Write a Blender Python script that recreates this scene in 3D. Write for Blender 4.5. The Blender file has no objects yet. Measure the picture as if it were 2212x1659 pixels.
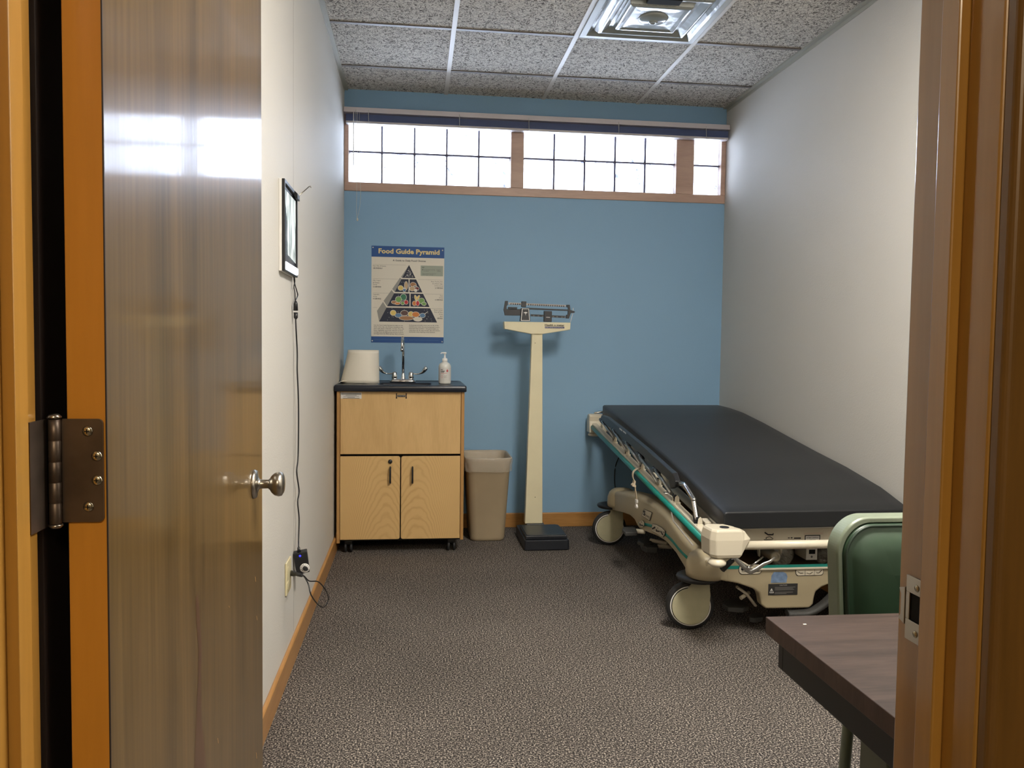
import bpy, bmesh, math, random
from mathutils import Vector, Matrix
random.seed(7)
PI = math.pi
SC = bpy.context.scene
COL = SC.collection

# ------------------------------------------------------------------ camera frame
CF, CX, CY, CZ = 1734.475, 0.4427, -5.0765, 1.1749
YAW, PITCH, ROLL = 0.1200, 0.0497, 0.0131
def _basis():
    cy, sy = math.cos(YAW), math.sin(YAW); cp, sp = math.cos(PITCH), math.sin(PITCH)
    f = Vector((sy*cp, cy*cp, -sp)); r = Vector((cy, -sy, 0)); u = r.cross(f)
    c, s = math.cos(ROLL), math.sin(ROLL)
    return c*r+s*u, -s*r+c*u, f
BR, BU, BF = _basis()
def at(px, py, X=None, Y=None, Z=None):
    """survey helper: the point of the photograph lying on a known wall / floor plane"""
    d = BF + BR*((px-1106)/CF) - BU*((py-829.5)/CF)
    c = Vector((CX, CY, CZ))
    if X is not None: t = (X-c.x)/d.x
    elif Y is not None: t = (Y-c.y)/d.y
    else: t = (Z-c.z)/d.z
    return c+d*t

# ------------------------------------------------------------------ materials
def lin(c):
    return tuple(((v/255)/12.92 if v/255 <= 0.04045 else (((v/255)+0.055)/1.055)**2.4) for v in c)
def newmat(name):
    m = bpy.data.materials.new(name); m.use_nodes = True
    nt = m.node_tree; b = nt.nodes['Principled BSDF']
    return m, nt, b
def mat(name, rgb, rough=0.5, metal=0.0, spec=0.5, coat=0.0, bump=None, var=None, coat_rough=0.1, sheen=0.0):
    m, nt, b = newmat(name)
    c = lin(rgb)
    b.inputs['Base Color'].default_value = (*c, 1)
    b.inputs['Roughness'].default_value = rough
    b.inputs['Metallic'].default_value = metal
    b.inputs['Specular IOR Level'].default_value = spec
    b.inputs['Coat Weight'].default_value = coat
    b.inputs['Coat Roughness'].default_value = coat_rough
    b.inputs['Sheen Weight'].default_value = sheen
    tc = nt.nodes.new('ShaderNodeTexCoord')
    if var:                                   # (scale, amount): soft colour variation
        n = nt.nodes.new('ShaderNodeTexNoise'); n.inputs['Scale'].default_value = var[0]; n.inputs['Detail'].default_value = 4
        nt.links.new(tc.outputs['Object'], n.inputs['Vector'])
        r = nt.nodes.new('ShaderNodeValToRGB')
        r.color_ramp.elements[0].position = 0.3; r.color_ramp.elements[1].position = 0.7
        r.color_ramp.elements[0].color = (*[v*(1-var[1]) for v in c], 1)
        r.color_ramp.elements[1].color = (*[min(1, v*(1+var[1])) for v in c], 1)
        nt.links.new(n.outputs['Fac'], r.inputs['Fac']); nt.links.new(r.outputs['Color'], b.inputs['Base Color'])
    if bump:                                  # (scale, strength, distance)
        n = nt.nodes.new('ShaderNodeTexNoise'); n.inputs['Scale'].default_value = bump[0]; n.inputs['Detail'].default_value = 3
        nt.links.new(tc.outputs['Object'], n.inputs['Vector'])
        bp = nt.nodes.new('ShaderNodeBump'); bp.inputs['Strength'].default_value = bump[1]; bp.inputs['Distance'].default_value = bump[2]
        nt.links.new(n.outputs['Fac'], bp.inputs['Height']); nt.links.new(bp.outputs['Normal'], b.inputs['Normal'])
    return m
def emis(name, rgb, s):
    m, nt, b = newmat(name)
    b.inputs['Base Color'].default_value = (*lin(rgb), 1)
    b.inputs['Emission Color'].default_value = (*lin(rgb), 1); b.inputs['Emission Strength'].default_value = s
    return m
def wood(name, c1, c2, axis='Z', scale=12, stretch=14, rough=0.4, coat=0.0, coat_rough=0.1, dist=1.2, bump=0.0, fine=0.25, bdist=0.001, spec=.5):
    """grain runs along axis"""
    m, nt, b = newmat(name)
    L = nt.links.new
    tc = nt.nodes.new('ShaderNodeTexCoord'); mp = nt.nodes.new('ShaderNodeMapping')
    sc = {'X': (1/stretch, 1, 1), 'Y': (1, 1/stretch, 1), 'Z': (1, 1, 1/stretch)}[axis]
    mp.inputs['Scale'].default_value = sc
    L(tc.outputs['Object'], mp.inputs['Vector'])
    n = nt.nodes.new('ShaderNodeTexNoise'); n.inputs['Scale'].default_value = scale; n.inputs['Detail'].default_value = 5
    n.inputs['Distortion'].default_value = dist
    L(mp.outputs['Vector'], n.inputs['Vector'])
    n2 = nt.nodes.new('ShaderNodeTexNoise'); n2.inputs['Scale'].default_value = scale*14; n2.inputs['Detail'].default_value = 2
    L(mp.outputs['Vector'], n2.inputs['Vector'])
    mx = nt.nodes.new('ShaderNodeMix'); mx.data_type = 'FLOAT'; mx.inputs['Factor'].default_value = fine
    L(n.outputs['Fac'], mx.inputs['A']); L(n2.outputs['Fac'], mx.inputs['B'])
    r = nt.nodes.new('ShaderNodeValToRGB')
    r.color_ramp.elements[0].position = 0.36; r.color_ramp.elements[1].position = 0.64
    r.color_ramp.elements[0].color = (*lin(c1), 1); r.color_ramp.elements[1].color = (*lin(c2), 1)
    L(mx.outputs['Result'], r.inputs['Fac']); L(r.outputs['Color'], b.inputs['Base Color'])
    b.inputs['Roughness'].default_value = rough
    b.inputs['Coat Weight'].default_value = coat; b.inputs['Coat Roughness'].default_value = coat_rough
    b.inputs['Specular IOR Level'].default_value = spec
    if bump:
        bp = nt.nodes.new('ShaderNodeBump'); bp.inputs['Strength'].default_value = bump; bp.inputs['Distance'].default_value = bdist
        L(n2.outputs['Fac'], bp.inputs['Height']); L(bp.outputs['Normal'], b.inputs['Normal']); L(bp.outputs['Normal'], b.inputs['Coat Normal'])
    return m

def carpet_mat():
    m, nt, b = newmat('carpet'); L = nt.links.new
    tc = nt.nodes.new('ShaderNodeTexCoord')
    n = nt.nodes.new('ShaderNodeTexNoise'); n.inputs['Scale'].default_value = 190; n.inputs['Detail'].default_value = 3; n.inputs['Roughness'].default_value = .6
    L(tc.outputs['Object'], n.inputs['Vector'])
    r = nt.nodes.new('ShaderNodeValToRGB'); e = r.color_ramp.elements
    e[0].position = .38; e[0].color = (*lin((30, 28, 29)), 1)
    e[1].position = .66; e[1].color = (*lin((198, 187, 174)), 1)
    a = e.new(.47); a.color = (*lin((70, 66, 64)), 1)
    a = e.new(.55); a.color = (*lin((106, 100, 95)), 1)
    L(n.outputs['Fac'], r.inputs['Fac'])
    n3 = nt.nodes.new('ShaderNodeTexNoise'); n3.inputs['Scale'].default_value = 1.4; n3.inputs['Detail'].default_value = 3
    L(tc.outputs['Object'], n3.inputs['Vector'])
    mr = nt.nodes.new('ShaderNodeMapRange'); mr.inputs['From Min'].default_value = .3; mr.inputs['From Max'].default_value = .7
    mr.inputs['To Min'].default_value = .86; mr.inputs['To Max'].default_value = 1.1
    L(n3.outputs['Fac'], mr.inputs['Value'])
    vm = nt.nodes.new('ShaderNodeVectorMath'); vm.operation = 'SCALE'
    L(r.outputs['Color'], vm.inputs[0]); L(mr.outputs['Result'], vm.inputs['Scale'])
    L(vm.outputs['Vector'], b.inputs['Base Color'])
    b.inputs['Roughness'].default_value = 1; b.inputs['Specular IOR Level'].default_value = 0.05
    bp = nt.nodes.new('ShaderNodeBump'); bp.inputs['Strength'].default_value = .8; bp.inputs['Distance'].default_value = .004
    L(n.outputs['Fac'], bp.inputs['Height']); L(bp.outputs['Normal'], b.inputs['Normal'])
    return m
def tile_mat():
    m, nt, b = newmat('fissured_tile'); L = nt.links.new
    tc = nt.nodes.new('ShaderNodeTexCoord')
    n = nt.nodes.new('ShaderNodeTexNoise'); n.inputs['Scale'].default_value = 44; n.inputs['Detail'].default_value = 2.5; n.inputs['Distortion'].default_value = .9
    L(tc.outputs['Object'], n.inputs['Vector'])
    s = nt.nodes.new('ShaderNodeMath'); s.operation = 'SUBTRACT'; s.inputs[1].default_value = .5; L(n.outputs['Fac'], s.inputs[0])
    a = nt.nodes.new('ShaderNodeMath'); a.operation = 'ABSOLUTE'; L(s.outputs[0], a.inputs[0])
    r = nt.nodes.new('ShaderNodeValToRGB'); e = r.color_ramp.elements
    e[0].position = .0; e[0].color = (*lin((96, 90, 86)), 1)
    e[1].position = .045; e[1].color = (*lin((226, 220, 210)), 1)
    k = e.new(.018); k.color = (*lin((134, 127, 120)), 1)
    L(a.outputs[0], r.inputs['Fac'])
    n2 = nt.nodes.new('ShaderNodeTexNoise'); n2.inputs['Scale'].default_value = 150; n2.inputs['Detail'].default_value = 2
    L(tc.outputs['Object'], n2.inputs['Vector'])
    mr = nt.nodes.new('ShaderNodeMapRange'); mr.inputs['From Min'].default_value = .35; mr.inputs['From Max'].default_value = .65
    mr.inputs['To Min'].default_value = .62; mr.inputs['To Max'].default_value = 1.08
    L(n2.outputs['Fac'], mr.inputs['Value'])
    vm = nt.nodes.new('ShaderNodeVectorMath'); vm.operation = 'SCALE'
    L(r.outputs['Color'], vm.inputs[0]); L(mr.outputs['Result'], vm.inputs['Scale']); L(vm.outputs['Vector'], b.inputs['Base Color'])
    b.inputs['Roughness'].default_value = .95; b.inputs['Specular IOR Level'].default_value = .1
    bp = nt.nodes.new('ShaderNodeBump'); bp.inputs['Strength'].default_value = .8; bp.inputs['Distance'].default_value = .004
    L(a.outputs[0], bp.inputs['Height']); L(bp.outputs['Normal'], b.inputs['Normal'])
    return m
def block_mat():
    """clear wavy glass block: see-through with a few grey-blue flaws and a glossy face"""
    m, nt, b = newmat('glass_block_clear'); L = nt.links.new
    nt.nodes.remove(b); out = nt.nodes['Material Output']
    tc = nt.nodes.new('ShaderNodeTexCoord')
    n = nt.nodes.new('ShaderNodeTexNoise'); n.inputs['Scale'].default_value = 22; n.inputs['Detail'].default_value = 3; n.inputs['Distortion'].default_value = 1.6
    L(tc.outputs['Object'], n.inputs['Vector'])
    r = nt.nodes.new('ShaderNodeValToRGB'); e = r.color_ramp.elements
    e[0].position = .625; e[0].color = (.93, .95, 1, 1); e[1].position = .70; e[1].color = (.10, .105, .17, 1)
    L(n.outputs['Fac'], r.inputs['Fac'])
    t = nt.nodes.new('ShaderNodeBsdfTransparent'); L(r.outputs['Color'], t.inputs['Color'])
    g = nt.nodes.new('ShaderNodeBsdfGlossy'); g.inputs['Roughness'].default_value = .08
    bp = nt.nodes.new('ShaderNodeBump'); bp.inputs['Strength'].default_value = .6; bp.inputs['Distance'].default_value = .01
    L(n.outputs['Fac'], bp.inputs['Height']); L(bp.outputs['Normal'], g.inputs['Normal'])
    f = nt.nodes.new('ShaderNodeFresnel'); f.inputs['IOR'].default_value = 1.5
    tl = nt.nodes.new('ShaderNodeBsdfTranslucent'); L(r.outputs['Color'], tl.inputs['Color'])
    m2 = nt.nodes.new('ShaderNodeMixShader'); m2.inputs[0].default_value = .4; L(t.outputs[0], m2.inputs[1]); L(tl.outputs[0], m2.inputs[2])
    mx = nt.nodes.new('ShaderNodeMixShader'); L(f.outputs['Fac'], mx.inputs[0]); L(m2.outputs[0], mx.inputs[1]); L(g.outputs[0], mx.inputs[2])
    L(mx.outputs[0], out.inputs['Surface'])
    return m
def film_mat():
    """x-ray film: grey with white bone streaks, lit from behind by its panel"""
    m, nt, b = newmat('x_ray_film'); L = nt.links.new
    tc = nt.nodes.new('ShaderNodeTexCoord'); mp = nt.nodes.new('ShaderNodeMapping'); mp.inputs['Scale'].default_value = (1, 1, .28)
    L(tc.outputs['Object'], mp.inputs['Vector'])
    n = nt.nodes.new('ShaderNodeTexNoise'); n.inputs['Scale'].default_value = 26; n.inputs['Detail'].default_value = 4; n.inputs['Distortion'].default_value = 1
    L(mp.outputs['Vector'], n.inputs['Vector'])
    r = nt.nodes.new('ShaderNodeValToRGB'); e = r.color_ramp.elements
    e[0].position = .40; e[0].color = (*lin((120, 132, 132)), 1); e[1].position = .6; e[1].color = (*lin((240, 250, 250)), 1)
    L(n.outputs['Fac'], r.inputs['Fac']); L(r.outputs['Color'], b.inputs['Base Color'])
    L(r.outputs['Color'], b.inputs['Emission Color']); b.inputs['Emission Strength'].default_value = .55
    b.inputs['Roughness'].default_value = .2
    return m
def clear_mat(name, rgb, alpha, rough=.15, crinkle=0):
    m, nt, b = newmat(name)
    b.inputs['Base Color'].default_value = (*lin(rgb), 1); b.inputs['Alpha'].default_value = alpha; b.inputs['Roughness'].default_value = rough
    if crinkle:
        tc = nt.nodes.new('ShaderNodeTexCoord'); n = nt.nodes.new('ShaderNodeTexNoise'); n.inputs['Scale'].default_value = crinkle; n.inputs['Detail'].default_value = 4; n.inputs['Distortion'].default_value = 1.5
        nt.links.new(tc.outputs['Object'], n.inputs['Vector'])
        bp = nt.nodes.new('ShaderNodeBump'); bp.inputs['Strength'].default_value = 1; bp.inputs['Distance'].default_value = .012
        nt.links.new(n.outputs['Fac'], bp.inputs['Height']); nt.links.new(bp.outputs['Normal'], b.inputs['Normal'])
    return m

def cathedral():
    """book-matched rotary birch with arched grain"""
    m, nt, b = newmat('birch_ply_door'); L = nt.links.new
    def mth(op, a, c=None, v=None):
        n = nt.nodes.new('ShaderNodeMath'); n.operation = op
        L(a, n.inputs[0])
        if c is not None: L(c, n.inputs[1])
        if v is not None: n.inputs[1].default_value = v
        return n.outputs[0]
    tc = nt.nodes.new('ShaderNodeTexCoord'); sp = nt.nodes.new('ShaderNodeSeparateXYZ'); L(tc.outputs['Object'], sp.inputs[0])
    u = mth('SUBTRACT', mth('ABSOLUTE', mth('SUBTRACT', sp.outputs['X'], v=.0055)), v=.085)
    u2 = mth('MULTIPLY', mth('MULTIPLY', u, u), v=16.0)
    g = mth('ADD', sp.outputs['Z'], u2)
    n = nt.nodes.new('ShaderNodeTexNoise'); n.inputs['Scale'].default_value = 9; n.inputs['Detail'].default_value = 3; L(tc.outputs['Object'], n.inputs['Vector'])
    g = mth('ADD', g, mth('MULTIPLY', n.outputs['Fac'], v=.13))
    w_ = mth('SINE', mth('MULTIPLY', g, v=120.0))
    w_ = mth('ADD', mth('MULTIPLY', w_, v=.5), v=.5)
    w_ = mth('POWER', w_, v=3.0)
    n2 = nt.nodes.new('ShaderNodeTexNoise'); n2.inputs['Scale'].default_value = 5; L(tc.outputs['Object'], n2.inputs['Vector'])
    w_ = mth('MULTIPLY', w_, n2.outputs['Fac'])
    r = nt.nodes.new('ShaderNodeValToRGB'); r.color_ramp.elements[0].color = (*lin((204, 170, 116)), 1); r.color_ramp.elements[1].color = (*lin((184, 148, 95)), 1)
    r.color_ramp.elements[1].position = .9
    L(w_, r.inputs['Fac']); L(r.outputs['Color'], b.inputs['Base Color']); b.inputs['Roughness'].default_value = .38
    return m
M = {}
M['wall'] = mat('wall_paint', (200, 197, 190), .6, spec=.18, bump=(160, .35, .002))
M['hallwall'] = mat('hall_wall_paint', (150, 142, 128), .7)
M['blue'] = mat('blue_wall_paint', (136, 172, 202), .55, spec=.3, bump=(170, .25, .0015))
M['carpet'] = carpet_mat()
M['tile'] = tile_mat()
M['tbar'] = mat('ceiling_grid_metal', (206, 200, 190), .45)
M['tbar_d'] = mat('ceiling_cross_bar', (112, 105, 100), .5)
M['angle'] = mat('wall_angle_metal', (165, 163, 150), .4)
M['oak'] = wood('honey_oak_trim', (160, 114, 62), (188, 140, 82), 'X', 9, 9, .35, coat=.3)
M['oakY'] = wood('honey_oak_trim_long', (160, 114, 62), (188, 140, 82), 'Y', 9, 9, .35, coat=.3)
M['oakZ'] = wood('varnished_jamb_wood', (160, 116, 50), (178, 132, 60), 'Z', 8, 14, .3, coat=.6, coat_rough=.12)
M['oakE'] = wood('varnished_door_edge', (196, 134, 44), (208, 144, 52), 'Z', 8, 14, .35, coat=.3, coat_rough=.2)
M['oakC'] = wood('darker_casing_wood', (108, 76, 30), (130, 92, 38), 'Z', 8, 14, .35, coat=.4, coat_rough=.15)  # casing wood toned darker than the jambs
M['wframe'] = wood('window_frame_wood', (176, 146, 130), (196, 164, 146), 'X', 10, 8, .4)
M['doorface'] = wood('door_veneer', (78, 61, 34), (110, 87, 52), 'Z', 6, 26, .3, coat=.5, coat_rough=.075, bump=.35, fine=.35, bdist=.0002, spec=.12)
M['doorstreak'] = mat('dark_wood_streak', (84, 56, 34), .4, coat=.4)
M['scratch'] = mat('pale_scratch', (190, 150, 96), .6)
M['darkstrip'] = mat('dark_brown_strip', (44, 34, 30), .6)
M['bronze'] = mat('aged_bronze', (98, 86, 76), .42, .75, var=(22, .22))
M['steel'] = mat('satin_steel', (176, 170, 160), .28, 1, bump=None)
M['screw'] = mat('screw_steel', (190, 182, 160), .25, 1)
M['chrome'] = mat('chrome', (215, 215, 215), .07, 1)
M['brush'] = mat('brushed_metal', (172, 172, 168), .28, .9)
M['black'] = mat('black_plastic', (24, 25, 28), .4)
M['blackm'] = mat('black_rubber', (30, 30, 31), .6)
M['hole'] = mat('dark_hole', (6, 6, 6), .9)
M['birch'] = cathedral()
M['birchF'] = wood('birch_ply_panel', (192, 158, 106), (206, 172, 120), 'Z', 8, 7, .38, dist=1.2, fine=.3)
M['birchE'] = wood('birch_edge', (158, 118, 68), (178, 136, 84), 'Z', 9, 12, .4)
M['ctop'] = mat('black_countertop', (26, 31, 42), .28)
M['paper'] = mat('white_paper', (236, 230, 216), .8, bump=(300, .3, .001))
M['paperd'] = mat('cardboard_core', (120, 100, 80), .9)
M['sticker'] = mat('white_sticker', (214, 212, 208), .5)
M['ink'] = mat('black_ink', (26, 26, 30), .6)
M['inkg'] = mat('grey_ink', (120, 118, 116), .6)
M['inkr'] = mat('red_ink', (196, 84, 88), .6)
M['bottle'] = mat('translucent_white_bottle', (222, 222, 216), .3)
M['pump'] = mat('white_pump_plastic', (240, 240, 238), .3)
M['bin'] = mat('beige_bin_plastic', (166, 150, 124), .45, var=(6, .05))
M['liner'] = clear_mat('clear_bin_liner', (222, 214, 200), .34, .2, 14)
M['cream'] = mat('cream_enamel', (222, 214, 182), .35, var=(9, .03))
M['sblack'] = mat('scale_black', (30, 33, 40), .4)
M['navy'] = mat('navy_label', (34, 38, 100), .5)
M['beam'] = mat('engraved_beam', (126, 122, 120), .35, .8)
M['plat'] = mat('black_ribbed_mat', (38, 42, 46), .45, bump=(40, .3, .002))
M['matt'] = mat('charcoal_mattress_vinyl', (15, 18, 22), .46, spec=.42, var=(5, .1), bump=(600, .15, .0006), sheen=.05)
M['gcream'] = mat('gurney_cream_plastic', (206, 198, 178), .35)
M['gtan'] = mat('gurney_tan_shell', (168, 156, 128), .42, var=(3, .04))
M['gtand'] = mat('gurney_tray_tan', (132, 112, 84), .5)
M['disc'] = mat('wheel_cover_tan', (172, 168, 140), .45, var=(40, .04))
M['teal'] = mat('teal_stripe', (24, 138, 128), .35)
M['gblack'] = mat('gurney_black', (30, 32, 36), .35)
M['pedal'] = mat('pedal_rubber', (58, 58, 56), .6, bump=(120, .5, .002))
M['plasticwrap'] = mat('crinkled_plastic', (176, 172, 162), .18, coat=.6, bump=(40, 1, .02))
M['strap'] = mat('beige_webbing', (198, 182, 158), .7)
M['caution'] = mat('dark_label', (46, 46, 46), .5)
M['bluestk'] = mat('faded_blue_sticker', (112, 136, 168), .6, var=(60, .2))
M['green'] = mat('green_vinyl', (48, 70, 52), .38, spec=.5, var=(4, .08))
M['gshell'] = mat('pale_green_enamel', (116, 126, 108), .35, var=(14, .06))
M['gpipe'] = mat('dark_green_piping', (40, 56, 44), .4)
M['walnut'] = wood('walnut_laminate', (44, 34, 30), (68, 54, 48), 'X', 16, 9, .5, spec=.3, dist=1.6, fine=.35)
M['walnutE'] = wood('walnut_edge', (62, 44, 37), (82, 60, 51), 'Z', 30, 6, .5)
M['tblack'] = mat('black_table_apron', (18, 18, 18), .5)
M['tleg'] = mat('grey_green_steel', (92, 98, 82), .4)
M['blind'] = mat('blind_rail', (205, 198, 202), .5)
M['slat'] = mat('blue_grey_slat', (124, 138, 184), .4)
M['brail'] = mat('blind_bottom_rail', (200, 194, 194), .4)
M['cord'] = mat('pale_cord', (200, 200, 190), .7)
M['mortar'] = mat('grey_mortar', (92, 88, 106), .8)
M['block'] = block_mat()
M['diff'] = mat('silvery_glossy_plastic', (150, 154, 152), .22, .1, coat=.5, coat_rough=.05, bump=(6, .3, .02))
M['difff'] = mat('diffuser_frame_metal', (166, 169, 164), .4, .0)
M['ivory'] = mat('ivory_plate', (216, 206, 168), .4)
M['led'] = emis('blue_led', (44, 48, 255), 1.6)
M['lamp'] = emis('lit_lamp_lens', (255, 236, 205), 9)
M['lamp2'] = emis('lit_hall_lens', (255, 214, 160), 9)
M['bar'] = emis('white_light_bar', (236, 244, 255), 1.6)
M['film'] = film_mat()
M['film_d'] = mat('dark_film', (70, 72, 82), .25)
M['white'] = mat('white_plastic', (226, 224, 220), .4)
# poster colours
def pc(n, rgb): M[n] = mat('print_'+n, rgb, .55)
pc('p_paper', (224, 218, 204)); pc('p_blue', (26, 78, 142)); pc('p_gold', (226, 205, 146)); pc('p_black', (28, 30, 44)); pc('p_dark', (30, 38, 60))
pc('p_side', (150, 148, 142)); pc('p_white', (228, 224, 214)); pc('p_key', (158, 166, 152)); pc('p_line', (120, 118, 112)); pc('p_ltblue', (90, 130, 170))
pc('p_yellow', (222, 196, 112)); pc('p_orange', (214, 132, 66)); pc('p_red', (196, 52, 58)); pc('p_green', (120, 164, 92)); pc('p_dgreen', (58, 122, 92))
pc('p_brown', (168, 122, 84)); pc('p_dbrown', (96, 70, 66)); pc('p_tan', (196, 168, 132)); pc('p_maroon', (120, 44, 52)); pc('p_ink', (52, 50, 54))

# ------------------------------------------------------------------ mesh builder
ORG = {}
class MB:
    def __init__(s): s.v = []; s.f = []; s.m = []; s.sm = []; s.mats = []
    def mi(s, m):
        m = M[m]
        if m not in s.mats: s.mats.append(m)
        return s.mats.index(m)
    def add(s, vs, fs, m, smooth=False):
        k = s.mi(m); b = len(s.v); s.v += [Vector(v) for v in vs]
        for f in fs: s.f.append([b+i for i in f]); s.m.append(k); s.sm.append(smooth)
        return s
    def box(s, a, b, m):
        x0, x1 = sorted((a[0], b[0])); y0, y1 = sorted((a[1], b[1])); z0, z1 = sorted((a[2], b[2]))
        return s.add([(x0,y0,z0),(x1,y0,z0),(x1,y1,z0),(x0,y1,z0),(x0,y0,z1),(x1,y0,z1),(x1,y1,z1),(x0,y1,z1)],
            [(0,3,2,1),(4,5,6,7),(0,1,5,4),(1,2,6,5),(2,3,7,6),(3,0,4,7)], m)
    def prism(s, pts, ax, a, b, m, smooth=False):
        """polygon pts in the plane normal to ax, extruded from a to b"""
        def P(p, t): return {'X': (t, p[0], p[1]), 'Y': (p[0], t, p[1]), 'Z': (p[0], p[1], t)}[ax]
        n = len(pts); vs = [P(p, a) for p in pts]+[P(p, b) for p in pts]
        fs = [tuple(range(n)), tuple(range(2*n-1, n-1, -1))]+[(i, (i+1) % n, n+(i+1) % n, n+i) for i in range(n)]
        k = s.mi(m); base = len(s.v); s.v += [Vector(v) for v in vs]
        for j, f in enumerate(fs): s.f.append([base+i for i in f]); s.m.append(k); s.sm.append(smooth and j > 1)
        return s
    def sheet(s, pts3, m):
        return s.add(pts3, [tuple(range(len(pts3)))], m)
    def tube(s, pts, r, m, n=10, cap=True, flat=None):
        pts = [Vector(p) for p in pts]; rs = r if isinstance(r, (list, tuple)) else [r]*len(pts)
        up = None; rings = []
        for i, p in enumerate(pts):
            t = (pts[min(i+1, len(pts)-1)]-pts[max(i-1, 0)]).normalized()
            if up is None:
                up = Vector((0, 0, 1)) if abs(t.z) < .9 else Vector((0, 1, 0))
            a = t.cross(up).normalized(); b2 = a.cross(t).normalized(); up = b2
            fx, fy = flat or (1, 1)
            rings.append([p+a*math.cos(2*PI*k/n)*rs[i]*fx+b2*math.sin(2*PI*k/n)*rs[i]*fy for k in range(n)])
        vs = [v for q in rings for v in q]; fs = []
        for i in range(len(pts)-1):
            for k in range(n): fs.append((i*n+k, i*n+(k+1) % n, (i+1)*n+(k+1) % n, (i+1)*n+k))
        s.add(vs, fs, m, True)
        if cap:
            b0 = len(s.v)-len(vs); k = s.mi(m)
            s.f.append([b0+i for i in range(n)][::-1]); s.m.append(k); s.sm.append(False)
            s.f.append([b0+len(vs)-n+i for i in range(n)]); s.m.append(k); s.sm.append(False)
        return s
    def lathe(s, prof, c, m, n=28, axis='Z', smooth=True):
        c = Vector(c); vs = []; fs = []
        for (r, h) in prof:
            for k in range(n):
                a = 2*PI*k/n; x, y = r*math.cos(a), r*math.sin(a)
                vs.append(c+{'Z': Vector((x, y, h)), 'Y': Vector((x, h, y)), 'X': Vector((h, x, y))}[axis])
        for i in range(len(prof)-1):
            for k in range(n): fs.append((i*n+k, i*n+(k+1) % n, (i+1)*n+(k+1) % n, (i+1)*n+k))
        s.add(vs, fs, m, smooth)
        k2 = s.mi(m); b0 = len(s.v)-len(vs)
        for i0 in (0, len(prof)-1):
            if prof[i0][0] > 1e-4: s.f.append([b0+i0*n+i for i in range(n)]); s.m.append(k2); s.sm.append(False)
        return s
    def loft(s, rings, m, smooth=True, cap0=False, cap1=False):
        n = len(rings[0]); vs = [v for q in rings for v in q]; fs = []
        for i in range(len(rings)-1):
            for k in range(n): fs.append((i*n+k, i*n+(k+1) % n, (i+1)*n+(k+1) % n, (i+1)*n+k))
        s.add(vs, fs, m, smooth); b0 = len(s.v)-len(vs); k2 = s.mi(m)
        if cap0: s.f.append([b0+i for i in range(n)][::-1]); s.m.append(k2); s.sm.append(False)
        if cap1: s.f.append([b0+len(vs)-n+i for i in range(n)]); s.m.append(k2); s.sm.append(False)
        return s
    def text(s, txt, m, fn, w=None, h=None, align='LEFT', bold=0.0, size=1.0):
        """writing: fn maps (u, v) of the text block to a point; w/h fit the block; u right, v up"""
        c = bpy.data.curves.new('t', 'FONT'); c.body = txt; c.size = 1; c.align_x = align; c.offset = bold; c.resolution_u = 2
        o = bpy.data.objects.new('t', c); COL.objects.link(o)
        me = bpy.data.meshes.new_from_object(o)
        vs = [v.co.copy() for v in me.vertices]; fs = [tuple(p.vertices) for p in me.polygons]
        bpy.data.objects.remove(o); bpy.data.curves.remove(c); bpy.data.meshes.remove(me)
        if not vs: return s
        x0, x1 = min(v.x for v in vs), max(v.x for v in vs); y0, y1 = min(v.y for v in vs), max(v.y for v in vs)
        sx = w/(x1-x0) if w else size; sy = h/(y1-y0) if h else size
        s.add([fn((v.x-x0)*sx, (v.y-y0)*sy) for v in vs], fs, m)
        return s
    def build(s, name, parent=None, bevel=0, seg=2, origin=None, solid=0, sub=0, auto=False):
        org = ORG[parent.name] if parent else (Vector(origin) if origin else None)
        if org is None:
            xs = [v.x for v in s.v]; ys = [v.y for v in s.v]; zs = [v.z for v in s.v]
            org = Vector(((min(xs)+max(xs))/2, (min(ys)+max(ys))/2, min(zs)))
        me = bpy.data.meshes.new(name)
        me.from_pydata([v-org for v in s.v], [], s.f)
        for m in s.mats: me.materials.append(m)
        me.polygons.foreach_set('material_index', s.m); me.polygons.foreach_set('use_smooth', s.sm)
        me.update()
        bm = bmesh.new(); bm.from_mesh(me)
        if solid == 0 and not auto and not getattr(s, 'flat', False): bmesh.ops.recalc_face_normals(bm, faces=bm.faces)
        bm.to_mesh(me); bm.free()
        o = bpy.data.objects.new(name, me); COL.objects.link(o)
        if parent: o.parent = parent
        else: o.location = org
        ORG[o.name] = org
        if sub:
            d = o.modifiers.new('s', 'SUBSURF'); d.levels = sub; d.render_levels = sub
        if solid:
            d = o.modifiers.new('t', 'SOLIDIFY'); d.thickness = solid; d.offset = 0
        if bevel:
            d = o.modifiers.new('b', 'BEVEL'); d.width = bevel; d.segments = seg; d.limit_method = 'ANGLE'; d.angle_limit = math.radians(35)
            d.harden_normals = False
        return o
def spline(pts, n=6):
    pts = [Vector(p) for p in pts]; out = []
    for i in range(len(pts)-1):
        p0 = pts[max(i-1, 0)]; p1 = pts[i]; p2 = pts[i+1]; p3 = pts[min(i+2, len(pts)-1)]
        for k in range(n):
            t = k/n; out.append(.5*((2*p1)+(-p0+p2)*t+(2*p0-5*p1+4*p2-p3)*t*t+(-p0+3*p1-3*p2+p3)*t**3))
    out.append(pts[-1]); return out
def tag(o, label, cat, group=None):
    o['label'] = label; o['category'] = cat
    if group: o['group'] = group
    return o
def thing(name, label, cat, loc, group=None):
    o = bpy.data.objects.new(name, None); COL.objects.link(o); o.location = loc; o.empty_display_size = .1
    ORG[o.name] = Vector(loc); return tag(o, label, cat, group)
def struct(o):
    o['kind'] = 'structure'; return o
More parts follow.
